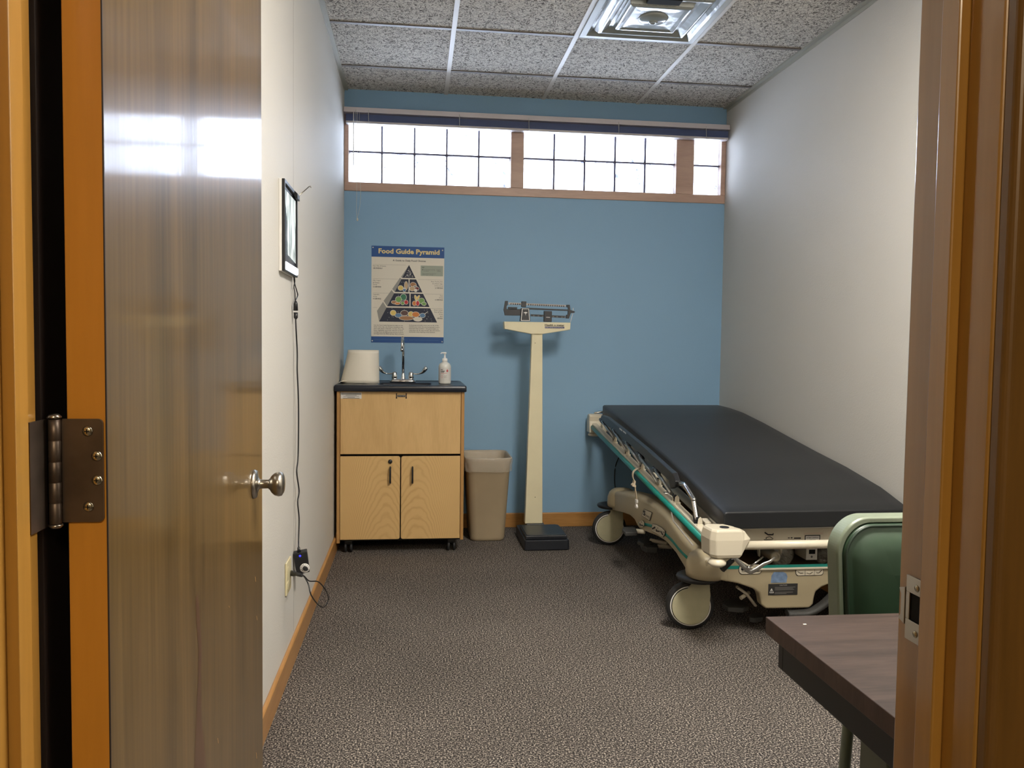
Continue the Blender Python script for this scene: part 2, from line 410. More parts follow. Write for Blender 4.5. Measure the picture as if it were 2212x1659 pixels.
def rrect(x0, x1, y0, y1, r, n=5):
    """rounded rectangle outline, ccw"""
    o = []
    for cx, cy, a0 in ((x1-r, y1-r, 0), (x0+r, y1-r, PI/2), (x0+r, y0+r, PI), (x1-r, y0+r, 1.5*PI)):
        for k in range(n+1):
            a = a0+PI/2*k/n; o.append((cx+r*math.cos(a), cy+r*math.sin(a)))
    return o

# ------------------------------------------------------------------ room shell
W, H = 2.432, 2.713
FY = -4.10        # room face of the door wall at the left
def fy(x): return -4.10-.098*x
def wall(name, *parts, m='wall'):
    mb = MB()
    for p in parts: mb.box(*p, m)
    return struct(mb.build(name))
b = MB(); b.box((-1.6, -7.2, -.06), (3.2, .12, 0), 'carpet'); fl = struct(b.build('floor', origin=(0, 0, 0)))
wl = wall('wall_left', ((-.12, FY, 0), (0, .12, H+.1)))
b = MB(); b.box((-.0006, -2.0680, .1), (.0003, -2.0665, 2.6), 'tbar_d'); b.build('wall_seam', wl)
wall('wall_right', ((W, -4.6, 0), (W+.12, .12, H+.1)))
# blue back wall with the window opening
WZ0, WZ1 = 2.115, 2.60
b = MB(); b.box((0, 0, 0), (W, .14, WZ0), 'blue'); b.box((0, 0, WZ1), (W, .14, H+.1), 'blue'); struct(b.build('wall_back'))
# door wall (slightly out of square), opening between the jambs
JL, JR, DH = .012, 1.013, 2.05
def skew(pts, z0, z1, m, name, bevel=0): 
    mb = MB(); mb.prism(pts, 'Z', z0, z1, m); return struct(mb.build(name, bevel=bevel))
mb = MB()
mb.prism([(JR+.02, fy(JR+.02)-.004), (JR+.02, -4.335), (3.2, -4.335-.098*2.17), (3.2, fy(3.2))], 'Z', 0, H+.1, 'wall')
mb.prism([(-1.6, -4.14+.1), (-1.6, -4.20+.1), (-.012, -4.235), (-.012, -4.104), (-.12, -4.104)], 'Z', 0, H+.1, 'wall')
mb.prism([(-.012, -4.104), (-.012, -4.235), (JR+.02, -4.335), (JR+.02, fy(JR+.02)-.004)], 'Z', DH+.02, H+.1, 'wall')
struct(mb.build('wall_front'))
# hallway the camera stands in
wall('wall_hall_left', ((-1.7, -7.2, 0), (-1.6, -4.1, H)), m='hallwall')
wall('wall_hall_right', ((3.2, -7.2, 0), (3.3, -4.5, H)), m='hallwall')
wall('wall_hall_rear', ((-1.6, -7.3, 0), (3.2, -7.2, H)), m='hallwall')
b = MB(); b.box((-1.7, -7.3, 2.62), (3.3, -4.42, 2.72), 'tile'); b.prism([(-1.7,-4.42),(3.3,-4.42),(3.3,-4.44),(1.03,-4.335),(-.012,-4.235),(-1.7,-4.10)], 'Z', 2.62, 2.72, 'tile'); struct(b.build('ceiling_hall'))

# ceiling: fissured tiles lying in a metal grid
GX = [.0, .619, 1.2286, 1.838, W]; GY = [0.0, -.43, -1.045, -1.655, -2.265, -2.875, -3.485, -4.095, -4.42]
DT = (2, 2)      # the bay holding the air diffuser
LT = ((2, 5), (2, 6))      # the bays holding the lit lamp
b = MB()
for i in range(4):
    for j in range(8):
        if (i, j) == DT or (i, j) in LT: continue
        b.box((GX[i], GY[j+1], H+.006), (GX[i+1], GY[j], H+.022), 'tile')
b.box((-.1, -4.45, H+.12), (W+.1, .1, H+.14), 'tile')
ceil = struct(b.build('ceiling', origin=(0, 0, H)))
b = MB()
for x in GX[1:4]: b.box((x-.012, -4.4, H), (x+.012, 0, H+.006), 'tbar'); b.box((x-.002, -4.4, H+.006), (x+.002, 0, H+.03), 'tbar')
b.build('main_grid_bar', ceil, bevel=.001)
b = MB()
for y in GY[1:8]:
    for i in range(4):
        if y == GY[6] and i == 2: continue
        b.box((GX[i]+.012, y-.011, H+.0005), (GX[i+1]-.012, y+.011, H+.006), 'tbar_d')
b.build('cross_grid_bar', ceil)
b = MB()
b.box((0, -4.1, H-.002), (.022, 0, H+.006), 'angle'); b.box((0, -4.1, H-.012), (.002, 0, H+.004), 'angle')
b.box((W-.024, -4.4, H-.003), (W, 0, H+.006), 'angle'); b.box((W-.002, -4.4, H-.022), (W, 0, H+.004), 'angle')
b.build('wall_angle', ceil)

# baseboards
def base(name, pts, ax, a, c, m): 
    mb = MB(); mb.prism(pts, ax, a, c, m); return struct(mb.build(name, bevel=.003))
base('baseboard_left', [(0, 0), (.013, 0), (.013, .086), (.009, .092), (0, .092)], 'Y', -4.09, -.001, 'oakY')
base('baseboard_back', [(-.013, 0), (0, 0), (0, .092), (-.009, .092), (-.013, .086)], 'X', .014, W-.014, 'oak')
base('baseboard_right', [(W-.013, 0), (W, 0), (W, .092), (W-.009, .092), (W-.013, .086)], 'Y', -4.3, -.001, 'oakY')

# ------------------------------------------------------------------ window of glass blocks
win = struct(MB().box((0.001, -.008, WZ0-.012), (W-.001, .11, WZ0+.042), 'wframe').build('window_1', bevel=.003))
MB().box((0.001, -.008, WZ0+.042), (.027, .11, WZ1), 'wframe').build('side_stile', win, bevel=.002)
MB().box((W-.032, -.008, WZ0+.042), (W-.001, .11, WZ1), 'wframe').build('side_stile', win, bevel=.002)
MB().box((1.029, -.008, WZ0+.042), (1.110, .11, WZ1), 'wframe').build('mullion', win, bevel=.002)
MB().box((2.100, -.008, WZ0+.042), (2.218, .11, WZ1), 'wframe').build('mullion', win, bevel=.002)
MB().box((.027, -.008, 2.545), (W-.032, .11, WZ1), 'wframe').build('head_rail', win, bevel=.002)
bz = [WZ0+.042, 2.348, 2.545]
bays = [[.027+.2004*i for i in range(6)], [1.110+.198*i for i in range(6)], [2.218, 2.400]]
mort = MB()
for bay in bays:
    for x in bay[1:-1]: mort.box((x-.0045, .018, bz[0]), (x+.0045, .10, bz[2]), 'mortar')
    for i in range(len(bay)-1):
        mort.box((bay[i]+(.0045 if i else 0), .018, bz[1]-.0045), (bay[i+1]-(.0045 if i < len(bay)-2 else 0), .10, bz[1]+.0045), 'mortar')
mort.build('mortar_joint', win)
k = 0
for bay in bays:
    for i in range(len(bay)-1):
        for j in range(2):
            mb = MB(); a0, a1, z0, z1 = bay[i]+.0046, bay[i+1]-.0046, bz[j]+.0046, bz[j+1]-.0046
            o = rrect(a0, a1, z0, z1, .006, 2); q = rrect(a0+.014, a1-.014, z0+.014, z1-.014, .012, 2)
            rings = [[(x, .09, z) for x, z in q], [(x, .085, z) for x, z in o], [(x, .035, z) for x, z in o], [(x, .030, z) for x, z in q]]
            mb.loft(rings, 'block', False, True, True); mb.build('glass_block', win)

# ------------------------------------------------------------------ window blind, pulled up
T = at(741, 236, Y=-.07); T2 = at(1575, 273, Y=-.07)
bl = thing('window_blind', 'raised blue-grey mini blind bunched under its rail across the glass block window', 'blind', (1.2, -.04, 2.5))
x0, x1 = .002, W-.003
z1 = 2.592; z0 = 2.562
MB().box((x0, -.072, z0), (x1, -.012, z1), 'blind').build('head_rail', bl, bevel=.002)
b = MB()
for i in range(16):
    z = 2.512+i*.0026
    b.prism([(-.066, z), (-.040, z+.003), (-.016, z), (-.016, z+.0008), (-.040, z+.0038), (-.066, z+.0008)], 'X', x0+.012, x1-.008, 'slat')
b.build('slat_stack', bl)
b = MB(); b.box((x0+.012, -.068, 2.498), (x1-.008, -.014, 2.5115), 'brail'); b.build('bottom_rail', bl, bevel=.003)
for x in (.075, .15, .70, 1.13, 1.70, 2.27):
    b = MB(); b.tube([(x, -.074, 2.575), (x, -.0745, 2.54), (x+.002, -.074, 2.497)], .0016, 'cord', 6)
    b.build('ladder_cord', bl)
b = MB(); b.tube(spline([(.085, -.078, 2.56), (.086, -.078, 2.3), (.08, -.074, 2.02), (.083, -.070, 1.93)], 5), .0011, 'cord', 5)
b.tube(spline([(.096, -.076, 2.56), (.097, -.076, 2.3), (.105, -.074, 2.05), (.085, -.070, 1.93)], 5), .0011, 'cord', 5)
b.lathe([(.002, .0), (.005, -.004), (.006, -.016), (.002, -.02)], (.086, -.070, 1.93), 'cord', 10)
b.build('pull_cord', bl)
MB().tube([(.062, -.080, 2.56), (.061, -.080, 2.24)], .003, 'bottle', 8).build('tilt_wand', bl)

# ------------------------------------------------------------------ air diffuser in the ceiling
df = thing('ceiling_diffuser', 'silvery square air diffuser with nested tiers and a round centre, set in the ceiling grid', 'air diffuser', (1.533, -1.35, H))
cx, cyy = (GX[2]+GX[3])/2, (GY[2]+GY[3])/2
def sq(r, z, c=None): 
    return [(cx+sx*r, cyy+sy*r, z) for sx, sy in ((1, 1), (-1, 1), (-1, -1), (1, -1))]
b = MB(); b.loft([sq(.2925, H+.012), sq(.2925, H-.006), sq(.262, H-.008), sq(.255, H+.02)], 'difff', False); b.build('frame', df, bevel=.002)
b = MB(); b.loft([sq(.2615, H-.0075), sq(.252, H+.002), sq(.236, H+.014), sq(.216, H-.008)], 'diff', False)
b.build('outer_tier', df, bevel=.003)
b = MB(); b.loft([sq(.2155, H-.009), sq(.210, H-.013), sq(.200, H-.012), sq(.172, H+.006), sq(.152, H+.006), sq(.146, H-.012)], 'diff', False); b.build('middle_tier', df, bevel=.003)
b = MB(); b.loft([sq(.1455, H-.013), sq(.140, H-.019), sq(.130, H-.020), sq(.115, H-.014), sq(.08, H-.012)], 'diff', False, False, True)
b.lathe([(.072, -.010), (.068, -.018), (.052, -.025), (.022, -.027), (.018, -.033), (.010, -.035), (.008, -.029), (0, -.029)], (cx, cyy, H), 'diff', 28)
b.build('centre_plate', df, bevel=.003)
b = MB(); b.box((cx-.08, cyy-.215, H-.016), (cx+.07, cyy-.165, H+.004), 'hole'); b.build('duct_slot', df)
# ------------------------------------------------------------------ lamps
def troffer(name, label, cx, cy, hx, hy, z, lens, parent=None):
    t = thing(name, label, 'ceiling light', (cx, cy, z))
    mb = MB(); o = [(cx+sx*hx, cy+sy*hy) for sx, sy in ((1, 1), (-1, 1), (-1, -1), (1, -1))]
    i = [(cx+sx*(hx-.03), cy+sy*(hy-.03)) for sx, sy in ((1, 1), (-1, 1), (-1, -1), (1, -1))]
    mb.loft([[(x, y, z+.04) for x, y in o], [(x, y, z-.004) for x, y in o], [(x, y, z-.004) for x, y in i], [(x, y, z+.012) for x, y in i]], 'difff', False)
    mb.build('frame', t)
    mb = MB(); mb.box((cx-hx+.031, cy-hy+.031, z+.006), (cx+hx-.031, cy+hy-.031, z+.012), lens); mb.build('lens', t)
    return t
troffer('ceiling_light', 'lit long ceiling light in the grid just inside the doorway', 1.533, -3.485, .29, .59, H, 'lamp')
troffer('ceiling_light', 'lit warm hallway ceiling light behind the doorway', .45, -6.6, .30, .50, 2.615, 'lamp2')
def area(name, loc, sx, sy, power, col, rot=(0, 0, 0)):
    l = bpy.data.lights.new(name, 'AREA'); l.shape = 'RECTANGLE'; l.size = sx; l.size_y = sy; l.energy = power; l.color = col
    o = bpy.data.objects.new(name, l); COL.objects.link(o); o.location = loc; o.rotation_euler = rot; return o
area('room_lamp', (1.533, -3.485, H-.012), .5, 1.1, 62, (1.0, .97, .92))
area('hall_lamp', (.45, -6.6, 2.60), .5, .9, 40, (1.0, .82, .58))

# ------------------------------------------------------------------ door, jambs, strike
dr = struct(MB().box((.034, -4.075, .008), (.0785, -3.10, 2.03), 'doorface').build('door_1'))
dr.data.materials.append(M['oakE'])
for p in dr.data.polygons:
    if abs(p.normal.y) > .5 or abs(p.normal.z) > .5: p.material_index = 1
d = dr.modifiers.new('b', 'BEVEL'); d.width = .0015; d.segments = 2
# dark line between edge band and face
b = MB(); b.box((.0776, -4.0756, .008), (.0792, -4.0735, 2.03), 'darkstrip'); b.build('edge_joint', dr)
b = MB(); b.sheet([tuple(at(px, py, X=.0788)) for px, py in ((423, 1290), (428, 1283), (433, 1350), (436, 1400), (434, 1470), (436, 1560), (446, 1659), (420, 1659), (424, 1560), (428, 1470), (429, 1400), (424, 1340))], 'doorstreak'); b.flat = True; b.build('dark_grain_streak', dr)
b = MB()
for (px, py, l) in ((551, 1245, 12), (494, 1308, 5), (554, 1330, 10), (553, 1625, 14), (470, 1594, 12)):
    b.sheet([tuple(at(px+a, py+c, X=.0789)) for a, c in ((0, 0), (1.0, 1), (2.2, l), (1.2, l-1))], 'scratch')
b.flat = True; b.build('scratches', dr)
# hinge: leaf on the door edge, barrel, leaf on the jamb
z0, z1 = .957, 1.080
def plate_pts(x0, x1, z0, z1, r): 
    o = [(x0, z1), (x0, z0)]
    for k in range(6): a = -PI/2+PI/2*k/5; o.append((x1-r+r*math.cos(a), z0+r+r*math.sin(a)))
    for k in range(6): a = PI/2*k/5; o.append((x1-r+r*math.cos(a), z1-r+r*math.sin(a)))
    return o
for zz in (0.0, .82, -.78):
    hb = MB().prism(plate_pts(.026, .0755, z0+zz, z1+zz, .006), 'Y', -4.0785, -4.0752, 'bronze').build('hinge', dr)
    b = MB(); b.lathe([(.0065, .0), (.0068, .002), (.0066, .0245), (.0062, .025), (.0068, .026), (.0068, .049), (.0062, .0495), (.0068, .05), (.0068, .073), (.0062, .0735), (.0068, .0745), (.0068, .098), (.0062, .0985), (.0068, .0995), (.0066, .124)], (.0235, -4.083, z0+zz-.001), 'bronze', 18)
    b.lathe([(.0075, 0), (.008, .002), (.005, .005), (.0, .006)], (.0235, -4.083, z1+zz+.001), 'steel', 18)
    b.lathe([(.0, -.006), (.005, -.005), (.008, -.002), (.0075, 0)], (.0235, -4.083, z0+zz-.001), 'steel', 18)
    b.build('hinge_barrel', hb)
    b = MB(); b.box((.0122, -4.125, z0+zz-.004), (.0150, -4.083, z1+zz), 'bronze'); b.build('jamb_leaf', hb)
    for (sx, sz) in ((.0585, z1-.0145), (.0685, z1-.044), (.0685, z1-.073), (.0585, z1-.1045)):
        b = MB(); b.lathe([(0, -.0029), (.0034, -.0028), (.0054, -.0018), (.0062, -.0004), (.0062, 0)], (sx, -4.0785, sz+zz), 'screw', 16, 'Y')
        b.box((sx-.0026, -4.0818, sz+zz-.0005), (sx+.0026, -4.0809, sz+zz+.0005), 'hole'); b.box((sx-.0005, -4.0818, sz+zz-.0026), (sx+.0005, -4.0809, sz+zz+.0026), 'hole')
        b.build('hinge_screw', hb)
# knob on the room-opening side, and its twin behind
kz = .915; ky = -3.175
kp = at(560, 1037, X=.08); ky = kp.y-.055; kz = kp.z
for sgn, xb in ((1, .0785), (-1, .034)):
    b = MB(); b.lathe([(.0, 0), (.033, 0), (.033, .002*sgn), (.031, .0065*sgn), (.020, .009*sgn), (.012, .011*sgn), (.0105, .016*sgn), (.010, .032*sgn), (.0135, .036*sgn), (.020, .040*sgn), (.0262, .047*sgn), (.0285, .055*sgn), (.0268, .0625*sgn), (.019, .067*sgn), (.0, .0685*sgn)] if sgn > 0 else
        [(.0, 0), (.030, 0), (.028, -.004), (.010, -.006), (.010, -.014), (.018, -.018), (.02, -.026), (.0, -.03)], (xb, ky, kz), 'steel', 36, 'X')
    b.build('door_knob', dr)
b = MB(); b.box((.045, -3.102, kz-.028), (.068, -3.0985, kz+.028), 'steel'); b.build('latch_plate', dr)

# left jamb with stop
mb = MB(); mb.prism([(JL, -4.103), (JL, -4.235), (-.010, -4.235), (-.010, -4.103)], 'Z', 0, DH, 'oakZ'); struct(mb.build('trim_1', bevel=.001))
mb = MB(); mb.prism([(JL, -4.149), (JL+.013, -4.149), (JL+.013, -4.178), (JL, -4.178)], 'Z', 0, DH, 'oakZ'); struct(mb.build('trim_2', bevel=.001))
mb = MB(); mb.prism([(.0005, -4.085), (.0005, -3.97), (.010, -3.97), (.010, -4.085)], 'Z', 0, DH+.06, 'darkstrip'); struct(mb.build('trim_3', bevel=.001))  # dark brown strip on the left wall behind the door's hinge edge
# right jamb with stop and strike
j2 = MB(); j2.prism([(JR, -4.20), (JR, -4.338), (JR+.019, -4.338), (JR+.019, -4.20)], 'Z', 0, DH, 'oakZ'); j2 = struct(j2.build('trim_4', bevel=.003))
mb = MB(); mb.prism([(JR, -4.258), (JR-.013, -4.258), (JR-.013, -4.288), (JR, -4.288)], 'Z', 0, DH, 'oakZ'); struct(mb.build('trim_5', bevel=.002))
mb = MB(); mb.prism([(JL-.02, -4.235), (JL-.02, -4.103), (JR+.019, -4.20), (JR+.019, -4.338)], 'Z', DH, DH+.02, 'oakZ'); struct(mb.build('trim_6'))
# hall side casings: rounded inner edge and flat face
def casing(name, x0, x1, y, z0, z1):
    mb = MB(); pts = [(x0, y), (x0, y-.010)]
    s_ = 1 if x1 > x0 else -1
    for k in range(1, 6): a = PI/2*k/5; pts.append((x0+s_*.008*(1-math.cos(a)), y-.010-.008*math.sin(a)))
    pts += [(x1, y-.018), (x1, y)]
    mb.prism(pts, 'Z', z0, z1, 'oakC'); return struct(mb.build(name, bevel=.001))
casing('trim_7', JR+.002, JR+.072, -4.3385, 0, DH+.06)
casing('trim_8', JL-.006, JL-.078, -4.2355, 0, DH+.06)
mb = MB(); mb.prism([(JL-.078, -4.228), (JL-.078, -4.245), (JR+.072, -4.3565), (JR+.072, -4.343)], 'Z', DH+.004, DH+.06, 'oakZ'); struct(mb.build('trim_9'))
# strike plate
sa = at(1970, 1243, X=JR); sb = at(1968, 1383, X=JR)
pz1, pz0 = sa.z, sb.z
def sp(px, py): p = at(px, py, X=JR-.001); return (p.y, p.z)
yl = sp(1948, 1310)[0]; ym = sp(1959, 1310)[0]; yh0 = sp(1967, 1310)[0]
ye = -4.2575; hz1 = sp(1975, 1283)[1]; hz0 = sp(1975, 1343)[1]
b = MB(); X0, X1 = JR-.0028, JR+.0005
zc = (pz0+pz1)/2
b.box((X0, ym, pz0), (X1, ye, hz0), 'steel'); b.box((X0, ym, hz1), (X1, ye, pz1), 'steel')
b.box((X0, ym, hz0), (X1, yh0, hz1), 'steel')
b.prism([(ym+.002, zc-.022), (ym+.002, zc+.022), (yl+.004, zc+.018), (yl, zc+.012), (yl, zc-.012), (yl+.004, zc-.018)], 'X', X0, X1, 'steel')
b.box((JR-.0008, yh0, hz0), (JR+.0004, ye, hz1), 'hole')
st = b.build('strike_plate', j2, bevel=.0006)
for zz in (pz1-.011, pz0+.011):
    MB().lathe([(.0, -.0012), (.0035, -.001), (.0042, 0)], (X0, ym-.020, zz), 'screw', 14, 'X').build('strike_screw', st)

# ------------------------------------------------------------------ camera
cam = bpy.data.cameras.new('camera'); cam.sensor_width = 36; cam.lens = CF/2212*36; cam.clip_start = .02
co = bpy.data.objects.new('camera', cam); COL.objects.link(co)
mw = Matrix((( BR.x, BU.x, -BF.x, CX), (BR.y, BU.y, -BF.y, CY), (BR.z, BU.z, -BF.z, CZ), (0, 0, 0, 1)))
co.matrix_world = mw; SC.camera = co

# ------------------------------------------------------------------ world: bright overcast sky outside
w = bpy.data.worlds.new('sky'); SC.world = w; w.use_nodes = True
bg = w.node_tree.nodes['Background']; bg.inputs['Color'].default_value = (.78, .88, 1.0, 1); wn = w.node_tree
wt = wn.nodes.new('ShaderNodeTexCoord'); wx = wn.nodes.new('ShaderNodeSeparateXYZ'); wn.links.new(wt.outputs['Generated'], wx.inputs[0])
wr_ = wn.nodes.new('ShaderNodeMapRange'); wr_.inputs['From Min'].default_value = -.15; wr_.inputs['From Max'].default_value = .05
wr_.inputs['To Min'].default_value = 30.0; wr_.inputs['To Max'].default_value = 6.0      # brighter lower half added under the sky to light the ceiling
wn.links.new(wx.outputs['Z'], wr_.inputs['Value']); wn.links.new(wr_.outputs['Result'], bg.inputs['Strength'])
pl = area('window_portal', (W/2, .16, 2.35), W, .5, 1, (1, 1, 1), (-PI/2, 0, 0)); pl.data.cycles.is_portal = True
SC.view_settings.view_transform = 'Standard'; SC.view_settings.look = 'None'; SC.view_settings.gamma = 1
SC.view_settings.use_curve_mapping = False; SC.view_settings.exposure = 0.38
SC.cycles.max_bounces = 10; SC.cycles.diffuse_bounces = 6; SC.cycles.transparent_max_bounces = 16
SC.cycles.caustics_reflective = False; SC.cycles.caustics_refractive = False; SC.cycles.sample_clamp_indirect = 6
SC.cycles.use_denoising = True

# ================================================================== FURNISHINGS
# ------------------------------------------------------------------ sink cabinet
FYC = -.60
cb = thing('sink_cabinet', 'rolling birch sink cabinet with black top, standing in the left corner', 'cabinet', (.36, -.3, 0))
CX0, CX1, CZ0, CZ1 = .016, .716, .068, .905
b = MB(); b.box((CX0, FYC+.012, CZ0), (CX0+.018, -.03, CZ1), 'birchE'); b.build('side_panel', cb, bevel=.002)
b = MB(); b.box((CX1-.018, FYC-.012, CZ0+.005), (CX1, -.03, CZ1), 'birchE'); b.build('side_panel', cb, bevel=.002)
b = MB(); b.box((CX0-.0, FYC-.012, CZ0-.006), (CX0+.018, FYC+.012, CZ1), 'birchE'); b.build('front_edge_strip', cb, bevel=.003)
b = MB(); b.box((CX0+.019, FYC+.02, CZ0), (CX1-.019, -.03, CZ0+.016), 'tblack'); b.box((CX0+.019, -.045, CZ0+.016), (CX1-.019, -.03, CZ1), 'birchE')
b.box((CX0+.019, FYC+.03, CZ0+.016), (CX1-.019, FYC+.034, .57), 'hole'); b.build('carcass', cb)
b = MB(); b.box((CX0+.0195, FYC-.002, .557), (CX1-.0195, FYC+.016, CZ1-.001), 'birchF'); b.build('front_panel', cb, bevel=.0015)
def cdoor(x0, x1, left):
    r = .012; z0, z1 = .083, .546; pts = []
    def arc(cx, cz, a0): return [(cx+r*math.cos(a0+PI/2*k/5), cz+r*math.sin(a0+PI/2*k/5)) for k in range(6)]
    if left: pts = [(x0, z0)]+arc(x1-r, z0+r, -PI/2)+arc(x1-r, z1-r, 0)+[(x0, z1)]
    else: pts = arc(x0+r, z0+r, PI)+[(x1, z0), (x1, z1)]+arc(x0+r, z1-r, PI/2)
    mb = MB(); mb.prism(pts, 'Y', FYC-.016, FYC+.002, 'birch'); return mb.build('door', cb, bevel=.0015)
dl = cdoor(.036, .3625, True); dd = cdoor(.3685, .6955, False)
for dn, px in ((dl, 843), (dd, 891)):
    p = at(px, 1027, Y=FYC-.03); x = p.x; zt, zb = p.z+.044, p.z-.044
    b = MB(); b.tube(spline([(x, FYC-.016, zt), (x, FYC-.036, zt-.006), (x, FYC-.041, zt-.02), (x, FYC-.041, zb+.02), (x, FYC-.036, zb+.006), (x, FYC-.016, zb)], 5), .0052, 'black', 10); b.build('door_handle', dn)
p = at(843, 997, Y=FYC-.02)
MB().lathe([(0, -.010), (.009, -.010), (.0115, -.007), (.0115, 0)], (p.x, FYC-.016, p.z), 'black', 20, 'Y').build('lock', dl)
for cx in (.078, .652):
    for cy in (-.555, -.09):
        b = MB(); b.box((cx-.022, cy-.02, .046), (cx+.022, cy+.02, .067), 'black'); c1 = b.build('caster', cb, bevel=.004)
        for s_ in (-1, 1):
            MB().lathe([(0, s_*.009), (.026, s_*.009), (.0285, s_*.012), (.0285, s_*.02), (.024, s_*.023), (0, s_*.023)], (cx, cy, .0295), 'blackm', 24, 'X').build('caster_wheel', c1)
# worktop with the basin opening
tx0, tx1, ty0, ty1 = .004, .726, -.632, -.022
tz0, tz1 = CZ1, .94
bx0, bx1, by0, by1 = .235, .535, -.50, -.255
def ring(x0, x1, y0, y1, z, r, n=4): return [(x, y, z) for x, y in rrect(x0, x1, y0, y1, r, n)]
b = MB()
b.loft([ring(tx0+.004, tx1-.004, ty0+.004, ty1, tz0, .004), ring(tx0, tx1, ty0, ty1, tz0+.004, .006), ring(tx0, tx1, ty0, ty1, tz1-.006, .01), ring(tx0+.003, tx1-.003, ty0+.003, ty1, tz1-.001, .01), ring(tx0+.012, tx1-.012, ty0+.012, ty1-.004, tz1, .01), ring(tx0+.02, tx1-.02, ty0+.02, ty1-.02, tz1-.005, .01), ring(bx0-.012, bx1+.012, by0-.012, by1+.012, tz1-.005, .03), ring(bx0-.006, bx1+.006, by0-.006, by1+.006, tz1-.003, .03), ring(bx0, bx1, by0, by1, tz1-.008, .03), ring(bx0, bx1, by0, by1, tz0, .03)], 'ctop', True)
ct = b.build('worktop', cb)
b = MB(); b.loft([ring(bx0, bx1, by0, by1, tz0, .03), ring(bx0+.01, bx1-.01, by0+.01, by1-.01, .80, .03), ring(bx0+.05, bx1-.05, by0+.05, by1-.05, .79, .03)], 'ctop', True, False, True)
b.build('basin', cb)
# faucet
fc = at(870, 827, Y=-.215).x; fyy = -.215; z = tz1-.005
b = MB(); b.loft([ring(fc-.078, fc+.078, fyy-.026, fyy+.026, z, .024), ring(fc-.078, fc+.078, fyy-.026, fyy+.026, z+.012, .024), ring(fc-.068, fc+.068, fyy-.022, fyy+.022, z+.020, .02), ring(fc-.064, fc+.064, fyy-.019, fyy+.019, z+.022, .018)], 'chrome', True, True, True)
fb = b.build('faucet', cb)
b = MB(); b.lathe([(.014, .018), (.014, .024), (.0125, .03), (.009, .055), (.0085, .06)], (fc+.002, fyy, z), 'chrome', 20)
zt = at(868, 727, Y=fyy-.04).z; R_ = .048
pts = [(fc+.002, fyy, z+.05), (fc+.002, fyy, zt-R_-.01)]
for k in range(0, 13):
    a = PI*k/12; pts.append((fc+.002-.006*k/12, fyy-R_+R_*math.cos(a), zt-R_+R_*math.sin(a)-.006))
pts.append((fc-.004, fyy-2*R_, zt-R_-.028))
b.tube(pts, .0078, 'chrome', 14); b.tube([(fc-.004, fyy-2*R_, zt-R_-.02), (fc-.004, fyy-2*R_, zt-R_-.040)], .0098, 'chrome', 14)
b.build('spout', fb)
for s_ in (-1, 1):
    hx = fc+s_*.049
    b = MB(); b.lathe([(.0175, .016), (.019, .019), (.0165, .024), (.0165, .030), (.0175, .034), (.0145, .060), (.012, .064), (0, .066)], (hx, fyy, z), 'chrome', 20)
    y2 = fyy-.008; wing = spline([(hx+s_*.012, y2, z+.055), (hx+s_*.040, y2, z+.053), (hx+s_*.066, y2, z+.062), (hx+s_*.080, y2, z+.078), (hx+s_*.094, y2, z+.096)], 5)
    n = len(wing); rr = [.0045+.0125*min(1, max(0, (i/n-.3)/.4)) for i in range(n)]; rr[-1] = .009; rr[-2] = .014
    b.tube(wing, rr, 'chrome', 14, True, (1.0, .75)) ; b.build('wing_handle', fb)
# stickers and maker's mark on the front panel
def onY(x, y, z): return lambda u, v: (x+u, y, z+v)
yp = FYC-.0026
b = MB(); b.box((.037, yp-.0004, .864), (.150, yp+.0004, .898), 'sticker')
zz = .894
for k, (wd, c) in enumerate(((.108, 'ink'), (.108, 'ink'), (.06, 'inkg'), (.085, 'inkg'), (.04, 'inkg'), (.09, 'ink'))):
    b.box((.0395 if k < 2 else .0935-wd/2, yp-.0008, zz-.0026), (.0395+wd if k < 2 else .0935+wd/2, yp-.0004, zz), c); zz -= .0053
b.build('instruction_sticker', cb)
b = MB(); lx = at(867, 855, Y=yp).x; lz = .880
b.prism(rrect(lx-.022, lx+.022, lz-.006, lz+.006, .004, 3), 'Y', yp-.0006, yp, 'ink')
for s_ in (-1, 1):
    b.box((lx+s_*.0265-.0028, yp-.0006, lz-.014), (lx+s_*.0265+.0028, yp, lz+.010), 'ink'); b.box((lx+s_*.0265-.0038, yp-.0006, lz-.014), (lx+s_*.0265+.0038, yp, lz-.008), 'ink')
    b.lathe([(0, -.0006), (.0036, -.0006), (.0036, 0)], (lx+s_*.0265, yp, lz+.011), 'ink', 12, 'Y')
b.text('Jonti-Craft', 'sticker', onY(lx-.019, yp-.0009, lz-.0025), w=.038, h=.0062)
b.build('maker_badge', cb)

# ------------------------------------------------------------------ paper towel roll
tx, ty = .140, -.30
ztp = at(790, 756, Y=ty).z; zb_ = tz1-.004
b = MB(); rings = []
for t in [i/10 for i in range(11)]:
    ring_ = []
    for k in range(48):
        a = 2*PI*k/48; c_, s_ = math.cos(a), math.sin(a)
        rx = .089+(t)*.002; ox = .004*t
        if c_ < 0: rx += (.046*(t**1.15))
        if c_ > .3: rx += -.002*t
        ring_.append((tx+ox+c_*rx, ty+s_*(.088+.006*t), ztp+(zb_-ztp)*t+.002*math.sin(a*3)*t))
    rings.append(ring_)
inner = [[(tx+(.089-.0)*.97*math.cos(2*PI*k/48), ty+.0855*math.sin(2*PI*k/48), ztp-.002) for k in range(48)],
         [(tx+.021*math.cos(2*PI*k/48), ty+.021*math.sin(2*PI*k/48), ztp-.003) for k in range(48)],
         [(tx+.021*math.cos(2*PI*k/48), ty+.021*math.sin(2*PI*k/48), ztp-.18) for k in range(48)]]
b.loft(inner[::-1]+rings, 'paper', True, True, True)
pt = tag(b.build('paper_towel_roll', origin=(tx, ty, zb_)), 'white paper towel roll, loosely unwound, standing on the sink top', 'paper towel')
